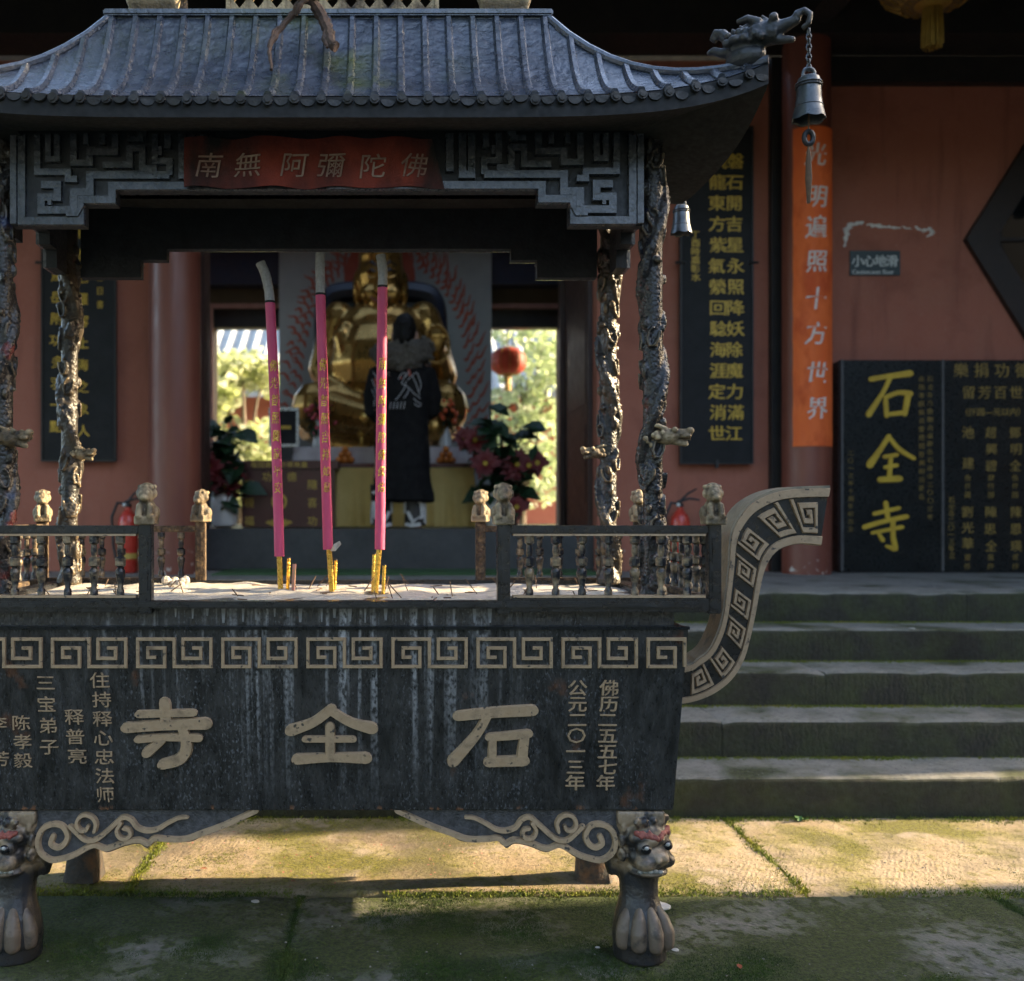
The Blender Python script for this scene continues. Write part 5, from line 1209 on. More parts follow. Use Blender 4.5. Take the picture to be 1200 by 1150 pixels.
# wet floor sign
SGN = mat('dark_teal_sign', (.025,.045,.05), (.03,.05,.055), sc=5, r=.4); SWH = mat('sign_white', (.65,.68,.66), r=.5)
x0, x1, z0, z1 = mx(996,7.19), mx(1055,7.19), mz(323,7.19), mz(294,7.19)
t = thing('wall_sign', ((x0+x1)/2, 7.19, z0), 'small dark wet floor caution sign with white lettering on the red wall', 'sign')
MB().box(x0, x1, 7.188, 7.199, z0, z1).build('plate', SGN, t, bevel=.002)
fm = lambda x, z, h: Vector((x, 7.188 - h, z))
mb = MB()
for i, ch in enumerate('小心地滑'):
    mb = MB(); put_glyph(mb, ch, fm, mx(1005+i*13.4,7.19), mz(306,7.19), 14.5*7.19/F, 14.5*7.19/F, .0015); mb.build('character', SWH, t)
tag(row_text('Caution,wet floor', fm, mx(998.5,7.19), mz(318.6,7.19), .075, .0415, .046, .0015).build('lettering', SWH, t), kind='stuff')
# fire extinguishers
REDX = mat('extinguisher_red', (.55,.05,.03), (.48,.045,.03), sc=6, r=.3, coat=.3)
def exting(px, label, py=674, k=1.0):
    p = at(px, py, 7.02); p.z = PZ
    t = thing('fire_extinguisher', tuple(p), label, 'fire extinguisher', 'red fire extinguishers by the wall')
    MB().lathe([(.06,0),(.068,.012),(.068,.36),(.06,.40),(.035,.435),(.022,.45),(.022,.47)], p, 24).build('cylinder', REDX, t, smooth=True)
    MB().lathe([(.0685,.1),(.0685,.14)], p, 24).build('label_band', mat('yellow_label', (.5,.36,.08), r=.6), t, smooth=True)
    MB().lathe([(.025,.47),(.025,.495),(.012,.50),(.012,.51)], p, 16).build('valve', BLKW, t, smooth=True)
    MB().tube([p+Vector((-.02,0,.505)), p+Vector((.06,-.02,.53)), p+Vector((.13,-.03,.52))], [.01,.009,.007], 8).build('lever', BLKW, t, smooth=True)
    MB().tube([p+Vector((-.01,0,.50)), p+Vector((.05,-.02,.565)), p+Vector((.11,-.03,.60))], [.009,.008,.006], 8).build('lever', BLKW, t, smooth=True)
    MB().tube([p+Vector((.01,0,.49)), p+Vector((-.07,-.02,.50)), p+Vector((-.11,-.02,.40)), p+Vector((-.1,-.02,.2)), p+Vector((-.08,-.02,.1))], [.011]*5, 8).build('hose', BLKW, t, smooth=True)
    MB().ell(p+Vector((-.02,-.028,.485)), (.014,.008,.014)).build('gauge', SWH, t, smooth='all')
exting(150, 'red fire extinguisher standing by the wall left of the doorway'); exting(797, 'red fire extinguisher half hidden behind the right railing of the burner')
# green mat
MATG = mat('green_grass_mat', (.025,.07,.02), (.04,.10,.03), sc=60, r=.95, bump=.9, bsc=300)
x0, x1 = mx(255,7.0), mx(700,7.0)
t = rough(x0, x1, 6.75, 7.3, PZ-.004, PZ+.012, .08, .002, .004, 5).build('doormat', MATG, None); tag(t, 'strip of green artificial grass mat before the hall threshold', 'mat')
# big lantern hanging at top right
LRED = mat('lantern_red_silk', (.42,.045,.02), (.34,.035,.016), sc=8, r=.6); LGLD = mat('lantern_gold_trim', (.34,.21,.04), (.24,.14,.025), sc=20, r=.45, m=.3)
def lantern(c, k, label, fret=False, n=14):
    c = Vector(c); t = thing('lantern', tuple(c), label, 'lantern', 'red silk lanterns'); H_ = .36*k
    prof = [(.16*k,-H_),(.28*k,-H_*.93),(.42*k,-H_*.62),(.47*k,-.1*k),(.47*k,.1*k),(.42*k,H_*.62),(.28*k,H_*.93),(.16*k,H_)]
    MB().lathe(prof, c, 28).build('shade', LRED, t, smooth=True)
    for i in range(n):
        a = 2*math.pi*i/n; MB().tube([c+Vector((r*1.012*math.cos(a), r*1.012*math.sin(a), z)) for r, z in prof], .007*k, 5).build('rib', LGLD, t, smooth=True)
    for s_ in (-1, 1): MB().lathe([(.27*k,s_*H_*.955),(.28*k,s_*H_*.90),(.17*k,s_*H_*1.0),(.12*k,s_*H_*1.1),(.1*k,s_*H_*1.12)][::s_], c, 28).build('cap', LGLD, t, smooth=True)
    m = MB()
    for i in range(44):
        a = i*2.4; r_ = .088*k*math.sqrt((i+.5)/44); m.tube([c+Vector((r_*.9*math.cos(a), r_*.9*math.sin(a), -H_*1.1)), c+Vector((r_*math.cos(a), r_*math.sin(a), -H_*1.1-.2*k)), c+Vector((r_*1.02*math.cos(a), r_*1.02*math.sin(a), -H_*1.1-.38*k*random.uniform(.93,1)))], .0085*k, 4)
    m.build('tassel', LGLD, t)
    if fret:
        for i in range(18):
            a0 = 2*math.pi*i/18; da = 2*math.pi/18
            def fm(u, v, h):
                a = a0+u*da; r_ = float(np.interp(v, [0,.4,.8,1.2], [.17,.29,.435,.487]))*k
                zz = float(np.interp(v, [0,.4,.8,1.2], [-H_*1.03/k,-H_*.965/k,-H_*.64/k,-.1]))*k
                return c + Vector((r_*math.cos(a), r_*math.sin(a), zz - h*k))
            MB().ribbon([(.05,.1),(.05,1.1),(.8,1.1),(.8,.35),(.35,.35),(.35,.75),(.6,.75)], .1, fm, -.01, .012).build('fret', LGLD, t)
    if fret: MB().lathe([(.15*k,-H_*1.03),(.29*k,-H_*.96),(.435*k,-H_*.635),(.485*k,-.1*k),(.475*k,-.1*k)], c, 36).build('fret_dish', GF, t, smooth=True)
    MB().tube([c+Vector((0,0,H_)), c+Vector((0,0,H_+.5*k))], .006, 6).build('cord', ROPE, t)
    return t
lantern((mx(1093,5.6), 5.6, mz(8,5.6)+.39*.62), .62, 'large red lantern with gold fretwork base and tassel under the eave', True)
# ------------------------------------------------------------------ inside the hall
SHRINE = thing('painted_screen', (mx(451,9.95), 9.95, FZ), 'pale grey screen wall painted with red flames behind the golden statue', 'screen')
SCR = mat('pale_screen_plaster', (.40,.41,.39), (.34,.35,.33), sc=4, r=.85); FLM = mat('flame_red_paint', (.46,.11,.06), (.40,.08,.045), sc=9, r=.8)
MB().box(mx(327,9.95), mx(576,9.95), 9.95, 10.1, FZ, 4.45).build('screen_wall', SCR, SHRINE)
fs_ = lambda x, z, h: Vector((x, 9.95-h, z))
AP = cr([(340,505),(342,440),(352,380),(372,335),(405,305),(450,290),(495,305),(528,335),(549,380),(558,440),(560,505)], 9)
m = MB(); rn = random.Random(11)
for i in range(1, len(AP)-1):
    d = (AP[i+1]-AP[i-1]).normalized(); nrm = Vector((d.y, -d.x)); 
    for off in ((-7,) if i % 2 else (3, -15)):
        b = AP[i] - nrm*(-off)*-1; L_ = rn.uniform(10, 21); q = []
        sw = rn.uniform(-5, 5)
        for t in range(6):
            tt = t/5; p = AP[i] + nrm*(off*.8 + L_*tt*.7) + Vector((0,-1))*L_*tt*.55 + d*math.sin(tt*5)*3.5 + d*sw*tt; q.append(p)
        P = [at(p.x, p.y, 9.95) for p in q]; ws = [.02,.034,.028,.024,.016,.006]
        m.ribbon([(p.x, p.z) for p in P], [w_*rn.uniform(.7,1) for w_ in ws], fs_, .0005, .003+.00003*i+(.0012 if off else 0), rnd=False)
m.build('flame_painting', FLM, SHRINE)
c = at(445, 325, 9.95); MB().prism([(c.x+.36*math.cos(R(a)), c.z+.40*math.sin(R(a))) for a in range(0, 360, 12)], fs_, .001, .0075).build('red_halo', FLM, SHRINE)
# golden laughing seated figure (religious statue)
GST = mat('gilded_statue', (.46,.27,.075), (.30,.17,.045), sc=4, r=.30, rv=.08, m=.8, bump=.15, bsc=12)
bx = mx(446, 9.2); ST = thing('golden_statue', (bx, 9.2, FZ), 'large golden seated big bellied temple statue holding prayer beads', 'statue')
def S(px, py, y=0): p = at(px, py, 9.2+y); return (p.x, p.y, p.z)
m = MB()
m.ell(S(446,325), (.27,.27,.34)); m.ell(S(446,348,-.12), (.2,.17,.14)); m.ell(S(446,302,-.02), (.25,.25,.25))
for s_ in (-1, 1): m.ell(S(446+s_*33,338), (.05,.08,.17)); m.ell(S(446+s_*17,345,-.2), (.09,.07,.08))
m.ell(S(446,335,-.27), (.05,.06,.07)); m.ell(S(446,357,-.2), (.12,.1,.05))
m.tube([S(446,362),S(446,380)], [.24,.34], 14)
m.ell(S(446,392), (.6,.36,.3)); m.ell(S(446,430,-.18), (.6,.5,.48)); m.ell(S(446,455), (.72,.5,.35))
m.cap(S(388,378), S(366,432), .2, .17); m.cap(S(366,432), S(395,462,-.42), .17, .12)
m.cap(S(506,378), S(532,440), .2, .17); m.cap(S(532,440), S(524,405,-.45), .15, .1)
m.ell(S(524,398,-.5), (.11,.06,.13))
for k in range(4): m.cap(S(518+k*4,392,-.54), S(516+k*5,380,-.5), .026, .022, 8)
m.cap(S(534,400,-.5), S(540,390,-.55), .028, .022, 8)
m.ell(S(398,392,-.36), (.1,.07,.14)); m.cap(S(392,395,-.38), S(398,425,-.45), .1, .08)
m.cap(S(420,470,-.2), S(352,478,-.4), .28, .24); m.cap(S(352,478,-.4), S(425,490,-.68), .22, .14)
m.cap(S(470,470,-.2), S(538,478,-.4), .28, .24); m.cap(S(538,478,-.4), S(520,500,-.66), .22, .14)
rn = random.Random(5)
for k in range(9):                                        # robe folds
    a = 372+k*5; m.tube([S(a-8,440,-.35), S(a,458,-.5), S(a+14,478,-.62), S(a+20,494,-.6)], [.03,.04,.04,.03], 8)
    m.tube([S(500+k*5,445,-.3), S(506+k*4,465,-.48), S(498+k*3,490,-.6)], [.03,.04,.03], 8)
m.ell(S(446,505), (.95,.65,.22)); m.box(S(380,0)[0], S(512,0)[0], 8.75, 9.65, FZ, mz(505,9.2))
STM = solid(m, 'figure', .02, 3); fgm = STM.copy(); fg = place_world('figure', fgm, GST, ST)
from mathutils.bvhtree import BVHTree
sbv = BVHTree.FromPolygons([tuple(v.co) for v in STM.vertices], [tuple(p.vertices) for p in STM.polygons])
def onst(px, py, off=.006):
    p = at(px, py, 9.0); d = (p - Vector((0,0,EYE))).normalized(); h = sbv.ray_cast(Vector((0,0,EYE)) + d*7.5, d)[0]
    return (h - d*off) if h else p
SEY = mat('statue_eye', (.03,.02,.015), r=.3)
for s_ in (-1, 1):
    MB().tube([onst(446+s_*7,318), onst(446+s_*13,315.5), onst(446+s_*20,318)], [.008,.016,.006], 6).build('eye', SEY, fg, smooth=True)
    MB().tube([onst(446+s_*5,311), onst(446+s_*13,306), onst(446+s_*23,311)], [.008,.013,.006], 6).build('eyebrow', SEY, fg, smooth=True)
    MB().tube([onst(446+s_*7,324), onst(446+s_*14,325), onst(446+s_*21,322)], [.004,.008,.004], 6).build('eye_bag', GST, fg, smooth=True)
MB().tube([onst(432,347), onst(439,352), onst(446,353), onst(453,352), onst(460,347)], [.006,.012,.014,.012,.006], 6).build('mouth', mat('statue_mouth', (.25,.06,.03), r=.4), fg, smooth=True)
for k in range(30):
    a = 2*math.pi*k/30; p = S(525+17*math.cos(a), 403+22*math.sin(a), -.58 - .05*math.sin(a)); MB().ell(p, .019, seg=8, rings=6).build('prayer_bead', GST, ST, smooth='all')
CHR = mat('dark_blue_throne', (.014,.018,.035), (.02,.024,.04), sc=5, r=.4)
q = cr([(362,510),(362,470),(365,380),(372,352),(390,344),(420,342)], 5)
for s_ in (1, -1):
    P = [at(446+s_*(p.x-446), p.y, 9.62) for p in q]; MB().tube(P, .1, 8).build('throne_back', CHR, ST, smooth=True)
P = [at(x, y, 9.66) for x, y in ((372,345),(520,345),(527,360),(527,500),(365,500),(365,360))]; MB().prism([(p.x, p.z) for p in P], lambda a, b, h: Vector((a, 9.66+h, b)), 0, .06).build('throne_back', CHR, ST)
ST.scale = (.84, .9, 1)
# altar table
YCL = mat('ochre_table_cloth', (.74,.55,.20), (.64,.46,.15), sc=5, r=.8, bump=.1, bsc=200); WCL = mat('white_table_cloth', (.62,.58,.58), (.5,.44,.46), sc=8, r=.8)
TY = 8.25; x0, x1 = mx(394,TY), mx(555,TY); zt = mz(548,TY)
AL = thing('altar_table', ((x0+x1)/2, TY+.4, FZ), 'altar table draped in ochre cloth before the golden statue', 'table')
m = MB(); n = 120
def fold(x): return .018*math.sin(x*38)+.012*math.sin(x*71+1)
ring = []
for i in range(n+1): x = x0+(x1-x0)*i/n; ring.append((x, TY))
for i in range(1, 30): ring.append((x1, TY+.7*i/29))
b0 = 0
full = [(x0, TY+.7-.7*i/29) for i in range(29)] + ring
for j in range(6):
    f = j/5
    for (x, y) in full:
        k = fold(x+y)*(1-f)*(1 if j < 5 else 0); ex = (.05*(1-f))
        m.v.append(Vector((x + (ex if x > (x0+x1)/2 else -ex)*(abs(x-(x0+x1)/2)/((x1-x0)/2))**4, y - (k if abs(y-TY) < 1e-6 else 0) - ex*.4*(abs(y-TY) < 1e-6), FZ+.004+(zt-FZ-.004)*f)))
w_ = len(full)
for j in range(5):
    for i in range(w_-1): a = j*w_+i; m.f.append((a, a+1, a+w_+1, a+w_))
m.build('cloth_skirt', YCL, AL, smooth='all')
m = MB().box(mx(330,TY)-.1, mx(610,TY), TY-.01, TY+.75, zt, zt+.035); m.build('table_top', mat('dark_red_table_edge', (.12,.025,.02), (.09,.02,.016), sc=10, r=.4), AL)
for px in (338, 602):
    for yy in (TY+.04, TY+.68): MB().box(mx(px,TY)-.035, mx(px,TY)+.035, yy-.03, yy+.03, FZ, zt).build('leg', BRNW, AL)
OF = thing('offering_table', (mx(465,8.75), 8.75, FZ), 'upper offering table with a white cloth edge behind the altar', 'table')
m = MB().box(mx(325,8.45), mx(602,8.45), 8.45, 8.9, zt+.035, zt+.05); m.build('top', BRNW, OF)
m = MB(); xs = [mx(330,8.44)+i*(mx(600,8.44)-mx(330,8.44))/90 for i in range(91)]
for j in range(3):
    for i, x in enumerate(xs): m.v.append(Vector((x, 8.44-.008*math.sin(i*.9)*(1-j/2), [mz(547,8.44)+.01*math.sin(i*.35), mz(536,8.44), mz(524,8.44)][j])))
for j in range(2):
    for i in range(90): a = j*91+i; m.f.append((a, a+1, a+92, a+91))
m.build('white_cloth', WCL, OF, smooth='all')
MB().box(mx(330,8.45), mx(600,8.45), 8.445, 8.9, zt+.052, mz(524.5,8.45)).build('riser', WCL, OF)
for px in (340, 590): MB().box(mx(px,8.6)-.03, mx(px,8.6)+.03, 8.91, 8.97, FZ, zt+.05).build('leg', BRNW, OF)
# donation box
MAR = mat('maroon_lacquer_box', (.075,.016,.016), (.055,.013,.013), sc=6, r=.34, rv=.08)
DY = 7.95; x0, x1, z1 = mx(283,DY), mx(392,DY), mz(550,DY)
DB = thing('donation_box', ((x0+x1)/2, DY, FZ), 'maroon lacquered donation box with yellow characters left of the altar', 'donation box')
MB().box(x0, x1, DY, DY+.35, FZ+.002, z1).build('box', MAR, DB, bevel=.006); MB().box(x0-.03, x1+.03, DY-.03, DY+.38, z1, z1+.07).build('lid', MAR, DB, bevel=.008)
fm = lambda x, z, h: Vector((x, DY - h, z)); YEL = mat('yellow_box_paint', (.55,.38,.06), (.42,.28,.05), sc=20, r=.5)
vcol(DB, fm, '廣種福田', 292, 568, 632, 12, 12, DY, YEL, .002, 0); vcol(DB, fm, '隨喜功德', 366, 568, 632, 12, 12, DY, YEL, .002, 0)
for ch, px in (('功', 313), ('德', 342)):
    mb = MB(); put_glyph(mb, ch, fm, mx(px,DY), mz(559,DY), .08, .08, .002); mb.build('lettering', YEL, DB)
fl = lambda x, z, h: Vector((x, DY-.03 - h, z)); tag(row_text('福田廣種功德無量', fl, mx(294,DY), z1+.035, .06, .055, .05, .002).build('lettering', YEL, DB), kind='stuff')
c = at(327, 588, DY); mb = MB().ribbon([(c.x+.055*math.cos(R(a)), c.z+.06*math.sin(R(a))) for a in range(0, 360, 20)], .02, fm, 0, .002, closed=True); mb.ribbon([(c.x-.03, c.z-.05), (c.x, c.z+.01), (c.x+.03, c.z+.05)], .025, fm, 0, .003)
c = at(327, 612, DY)
for k in range(-3, 4): mb.ribbon([(c.x+k*.008, c.z-.04), (c.x+k*.03, c.z+.0), (c.x+k*.026, c.z+.045-abs(k)*.01)], [.012,.03,.006], fm, 0, .0024+.0003*k)
mb.build('lotus_emblem', YEL, DB)
# picture frame standing on the table
GREYM = mat('silver_frame', (.5,.52,.55), (.42,.44,.46), r=.3, m=.7); x0, x1, z0, z1 = mx(315,8.3), mx(350,8.3), mz(524,8.3), mz(478,8.3)
PF = thing('framed_notice', ((x0+x1)/2, 8.3, z0), 'small dark framed screen with silver rim standing left of the statue', 'frame')
MB().box(x0+.02, x1-.02, 8.3, 8.32, z0+.02, z1-.02).build('picture', BOARD, PF)
m = MB().box(x0, x1, 8.29, 8.33, z0, z0+.025); m.box(x0, x1, 8.29, 8.33, z1-.025, z1); m.box(x0, x0+.02, 8.29, 8.33, z0+.025, z1-.025); m.box(x1-.02, x1, 8.29, 8.33, z0+.025, z1-.025); m.build('rim', GREYM, PF)
MB().box(mx(328,8.3), mx(341,8.3), 8.296, 8.2995, mz(503,8.3), mz(499,8.3)).build('gold_strip', GLET, PF)
MB().box(x0+.06, x1-.06, 8.30, 8.40, mz(548,8.3)+.036, z0+.001).build('stand', BLKW, PF)
# fruit
ORA = mat('orange_peel', (.60,.20,.03), (.5,.15,.02), sc=20, r=.5, bump=.2, bsc=200)
def fruits(px, label):
    Y = 8.28; z = zt+.036; t = thing('orange_pyramid', (mx(px,Y), Y+.06, z), label, 'oranges', 'piles of oranges on the altar')
    for dx, dy, k in ((-.055,0,0),(.0,.0,0),(.055,0,0),(-.028,.05,0),(.028,.05,0),(-.028,.02,1),(.028,.02,1),(0,.022,2)):
        MB().ell((mx(px,Y)+dx, Y+.03+dy, z+.03+k*.046), .0285, seg=12, rings=8).build('orange', ORA, t, smooth='all')
fruits(404, 'pile of oranges on the altar left of the person'); fruits(523, 'pile of oranges on the altar right of the person')
# foliage
LGR = mat('dark_glossy_leaf', (.010,.03,.012), (.02,.05,.02), sc=8, r=.42); POI = mat('poinsettia_red', (.13,.006,.008), (.085,.005,.006), sc=9, r=.6); BUD = mat('yellow_bud', (.5,.36,.04), r=.6)
POT = mat('white_vase', (.6,.6,.58), (.5,.5,.48), sc=8, r=.3); FBR = mat('orange_berry', (.62,.12,.03), (.6,.08,.02), sc=9, r=.5)
def flower(m, c, r_, n=14, tilt=(0,-1,.25)):
    t = Vector(tilt).normalized(); a = t.cross(Vector((1,0,0))).normalized(); b = t.cross(a)
    for k in range(n):
        th = k*2.399; q = .25+.75*((k*7) % n)/n; d = a*math.cos(th)+b*math.sin(th)+t*(.9-.8*q); leafq(m, Vector(c), d, t, r_*(.6+.5*q), r_*.48, .2)
def plant(name, label, base, blooms, leaves, pot=True, group=None, stemz=None):
    bpt = Vector(base); t = thing(name, tuple(bpt), label, 'plant', group)
    if pot: MB().lathe([(.06,0),(.1,.02),(.12,.15),(.1,.26),(.09,.28),(.075,.27)], bpt, 18).build('pot', POT, t, smooth=True)
    m = MB(); rn = random.Random(len(label))
    tips = [b[:3] for b in blooms] + [l[:3] for l in leaves]
    for tp in tips:
        e = Vector(tp); o_ = bpt+Vector((0,0,.2 if pot else .0)); m.tube([o_, o_.lerp(e,.5)+Vector((0,0,.08)), e+Vector((0,.02,0))], [.01,.008,.006], 5)
        for k in range(4):
            p = o_.lerp(e, rn.uniform(.3, 1)) + Vector((rn.uniform(-.05,.05), rn.uniform(-.06,.06), rn.uniform(-.03,.07))); leafq(m, p, (rn.uniform(-1,1), rn.uniform(-1,.4), rn.uniform(-.3,.8)), (0,0,1), rn.uniform(.12,.2), .085)
    m.build('stems_and_leaves', LGR, t)
    for b in blooms:
        m = MB(); flower(m, b[:3], b[3], 16); m.build('bloom', POI, t); m = MB()
        for k in range(6): m.ell((b[0]+.012*math.cos(k), b[1]-.03, b[2]+.012*math.sin(k)), .009, seg=6, rings=4)
        m.build('bud', BUD, t)
    for l in leaves:
        m = MB(); d = l[4]; leafq(m, l[:3], d, (0,-.6,.8), l[3], l[3]*.8, .35); m.build('broad_leaf', LGR, t)
def bl(px, py, Y, r_): p = at(px, py, Y); return (p.x, p.y, p.z, r_)
def lf(px, py, Y, L_, d): p = at(px, py, Y); return (p.x, p.y, p.z, L_, d)
def bush(label, cx, seeds, leafs, n, seed):
    rn = random.Random(seed); bl_ = []; lf_ = []
    for px, py, spread, k in seeds:
        for q in range(k): bl_.append(bl(px+rn.gauss(0,spread), py+rn.gauss(0,spread), 7.74+rn.uniform(-.08,.1), rn.uniform(.09,.135)))
    for px, py, spread, k in leafs:
        for q in range(k): lf_.append(lf(px+rn.gauss(0,spread), py+rn.gauss(0,spread), 7.84+rn.uniform(-.08,.1), rn.uniform(.15,.26), (rn.uniform(-1,1), -rn.uniform(.2,.9), rn.uniform(-.7,.3))))
    plant('poinsettia', label, (mx(cx,7.85), 7.85, FZ), bl_, lf_, group='artificial poinsettias')
bush('artificial red poinsettia with broad dark leaves left of the doorway', 262, [(246,548,5,3),(272,562,5,3),(266,580,5,2)], [(262,508,9,8),(252,525,8,6),(272,535,8,5),(258,590,9,6)], 0, 3)
bush('artificial red poinsettia with broad dark leaves right of the person', 585, [(567,541,6,4),(604,546,5,3),(622,546,4,3),(550,514,5,3),(610,588,5,3)], [(576,498,9,10),(598,510,7,5),(560,520,7,4),(580,570,9,7),(600,562,7,5)], 0, 4)
def bouquet(px, py, Y, label, col_, r_=.2, n=24, vase=True):
    p = at(px, py, Y); zb = zt+.036 if Y < 8.4 else mz(524.5,8.45)+.002; t = thing('flower_vase', (p.x, Y, zb), label, 'flower vase', 'vases of flowers on the altar')
    MB().lathe([(.045,0),(.06,.02),(.05,.1),(.03,.17),(.022,.22),(.035,.25)], (p.x, Y, zb), 16).build('vase', POT, t, smooth=True)
    m = MB(); rn = random.Random(int(px))
    for k in range(60):
        d = Vector((rn.gauss(0,1), rn.gauss(0,1), rn.gauss(.3,.8))).normalized(); leafq(m, (p.x+d.x*r_*.3, Y+d.y*r_*.3, p.z-.02+d.z*r_*.3), d, (0,0,1), rn.uniform(.08,.16), .04)
    m.tube([(p.x,Y,zb+.2),(p.x,Y,p.z)], .012, 6); m.build('foliage', LGR, t)
    for k in range(n):
        d = Vector((rn.gauss(0,1), -abs(rn.gauss(0,1)), rn.gauss(.2,.9))).normalized(); MB().ell((p.x+d.x*r_*rn.uniform(.5,1), Y+d.y*r_*.9, p.z+d.z*r_*rn.uniform(.5,1)), rn.uniform(.014,.024), seg=7, rings=5).build('blossom', col_, t, smooth='all')
PKF = mat('pink_blossom', (.5,.08,.12), (.45,.05,.04), sc=20, r=.6)
bouquet(522, 489, 8.6, 'white vase with orange berries right of the person', FBR, .17, 20); bouquet(374, 492, 8.6, 'vase of pink and red flowers left of the statue lap', PKF, .18, 22)
CANDLE = mat('golden_candle', (.6,.4,.1), (.5,.3,.06), sc=10, r=.35, m=.5)
t = thing('gold_lamp', (mx(424,8.6), 8.6, mz(524.5,8.45)+.002), 'small gilded lamp standing on the altar left of the person', 'lamp'); c = (mx(424,8.6), 8.6, mz(524.5,8.45)+.002)
MB().lathe([(.05,0),(.05,.02),(.015,.04),(.015,.1),(.045,.12),(.05,.25),(.04,.27),(.01,.32)], c, 16).build('lamp_body', CANDLE, t, smooth=True)
# ------------------------------------------------------------------ person seen from behind
PY_ = 7.72; PXC = mx(472, PY_)
PE = thing('person', (PXC, PY_, FZ), 'person in a long black embroidered coat with fur hood facing the golden statue', 'person')
def Q(px, py, y=0): p = at(472+(px-472)*.80, py, PY_); return (p.x, PY_+y, p.z)
SKIN = mat('skin', (.48,.28,.2), (.44,.25,.18), sc=8, r=.55); COAT = mat('black_wool_coat', (.008,.008,.009), (.015,.015,.016), sc=18, r=.9, spec=.15, bump=.3, bsc=150); BOOT = mat('black_boot', (.02,.02,.022), r=.5)
m = MB()
for s_, bxp in ((-1, 441), (1, 490)):
    m.tube([Q(462+s_*12,530), Q(bxp,575), Q(bxp,600), (Q(bxp,0)[0], PY_, FZ+.07)], [.1,.07,.06,.055], 12); m.ell((Q(bxp,0)[0]+s_*.01, PY_+.06, FZ+.04), (.055,.14,.045)); m.box(Q(bxp,0)[0]-.05, Q(bxp,0)[0]+.05, PY_-.06, PY_+.16, FZ+.002, FZ+.03)
m.ell(Q(468,520), (.18,.13,.17)); m.tube([Q(468,520),Q(470,470),Q(471,432)], [.14,.13,.13], 16); m.ell(Q(471,438), (.16,.09,.07))
for s_ in (-1, 1): m.cap(Q(471+s_*32,436), Q(471+s_*38,478,.02), .065, .055); m.cap(Q(471+s_*38,478,.02), Q(471+s_*10,462,.26), .055, .04); m.ell(Q(471+s_*5,452,.30), (.03,.05,.07))
m.tube([Q(472,430),Q(474,405,.02)], [.075,.06], 12); m.ell(Q(475,391,.03), (.085,.105,.115)); m.ell(Q(475,398,.12), (.05,.03,.06)); m.ell(Q(475,397,.15), (.016,.025,.02))
for s_ in (-1, 1): m.ell(Q(475+s_*17.5,393,.02), (.016,.03,.036)); m.ell(Q(475+s_*14,402,.04), (.03,.06,.05))
pm = solid(m, 'body', .009, 4); pb = place_world('body', pm, SKIN, PE)
# coat
m = MB(); n = 40
prof = [(425,519,588,.2),(428,515,575,.195),(431,512,548,.185),(433,510,515,.175),(432,512,485,.18),(430,515,460,.185),(430,516,442,.17),(436,508,430,.15),(452,494,418,.11)]
for pl, pr, py, dpt in prof:
    a0, a1 = Q(pl,py), Q(pr,py)
    for k in range(n):
        th = 2*math.pi*k/n; cxx = (a0[0]+a1[0])/2; rx = (a1[0]-a0[0])/2
        w1 = 1+.02*math.sin(th*6+py) if py > 500 else 1
        m.v.append(Vector((cxx+rx*w1*math.copysign(abs(math.cos(th))**.8, math.cos(th)), PY_+.01+dpt*w1*math.copysign(abs(math.sin(th))**.9, math.sin(th)), a0[2])))
for j in range(len(prof)-1):
    for k in range(n): k2 = (k+1) % n; m.f.append((j*n+k, j*n+k2, (j+1)*n+k2, (j+1)*n+k))
m.f.append(tuple(range(n))); m.f.append(tuple((len(prof)-1)*n+k for k in range(n)))
for s_ in (-1, 1):
    m.ell(Q(471+s_*36,440), (.08,.1,.08)); m.tube([Q(471+s_*37,440), Q(471+s_*44,462,.0), Q(471+s_*43,482,.04), Q(471+s_*36,486,.1), Q(471+s_*14,468,.27)], [.078,.076,.074,.07,.052], 14)
cm = solid(m, 'coat', .012, 5); displace(cm, .016, 5.5); cmc = cm.copy(); ct = place_world('coat', cmc, COAT, PE)
HAIR = mat('black_hair', (.004,.0035,.0035), (.008,.007,.006), sc=60, r=.62, spec=.25, stretch=(1,1,.2)); FUR = mat('grey_brown_fur', (.09,.08,.068), (.16,.145,.125), sc=50, r=.95, bump=1, bsc=260, bd=.01)
m = MB(); m.ell(Q(474.5,387,.012), (.097,.118,.122)); m.ell(Q(473,395,-.03), (.088,.085,.1)); m.ell(Q(475,380,.02), (.085,.1,.09))
rn = random.Random(6)
for k in range(40):
    a = rn.uniform(0, 6.28); r_ = rn.uniform(.2, 1); m.ell(Q(474+12*r_*math.cos(a), 389+13*r_*math.sin(a), -.095+.06*r_*r_), (.016,.016,.03), seg=7, rings=5)
hm_ = solid(m, 'hair', .006, 6); displace(hm_, .006, 30); h_ = place_world('hair', hm_, HAIR, PE)
m = MB(); pth = [Q(502,413,.08), Q(503,411,-.05), Q(492,413,-.15), Q(472,417,-.18), Q(452,415,-.16), Q(438,414,-.08), Q(437,414,.06)]
qq = cr([(p[0], p[2]) for p in pth], 6); qy = cr([(p[1], 0) for p in pth], 6)
for k, (a, b) in enumerate(zip(qq, qy)):
    f = math.sin(math.pi*k/(len(qq)-1)); m.ell((a.x+rn.uniform(-.01,.01), b.x, a.y-.03*f+rn.uniform(-.01,.01)), (.055,.055,.055+.04*f))
    for q in range(5): m.ell((a.x+rn.gauss(0,.03), b.x+rn.gauss(0,.03), a.y-.03*f+rn.gauss(0,.04)), rn.uniform(.016,.03), seg=7, rings=5)
m.ell(Q(471,428,-.11), (.16,.1,.07))
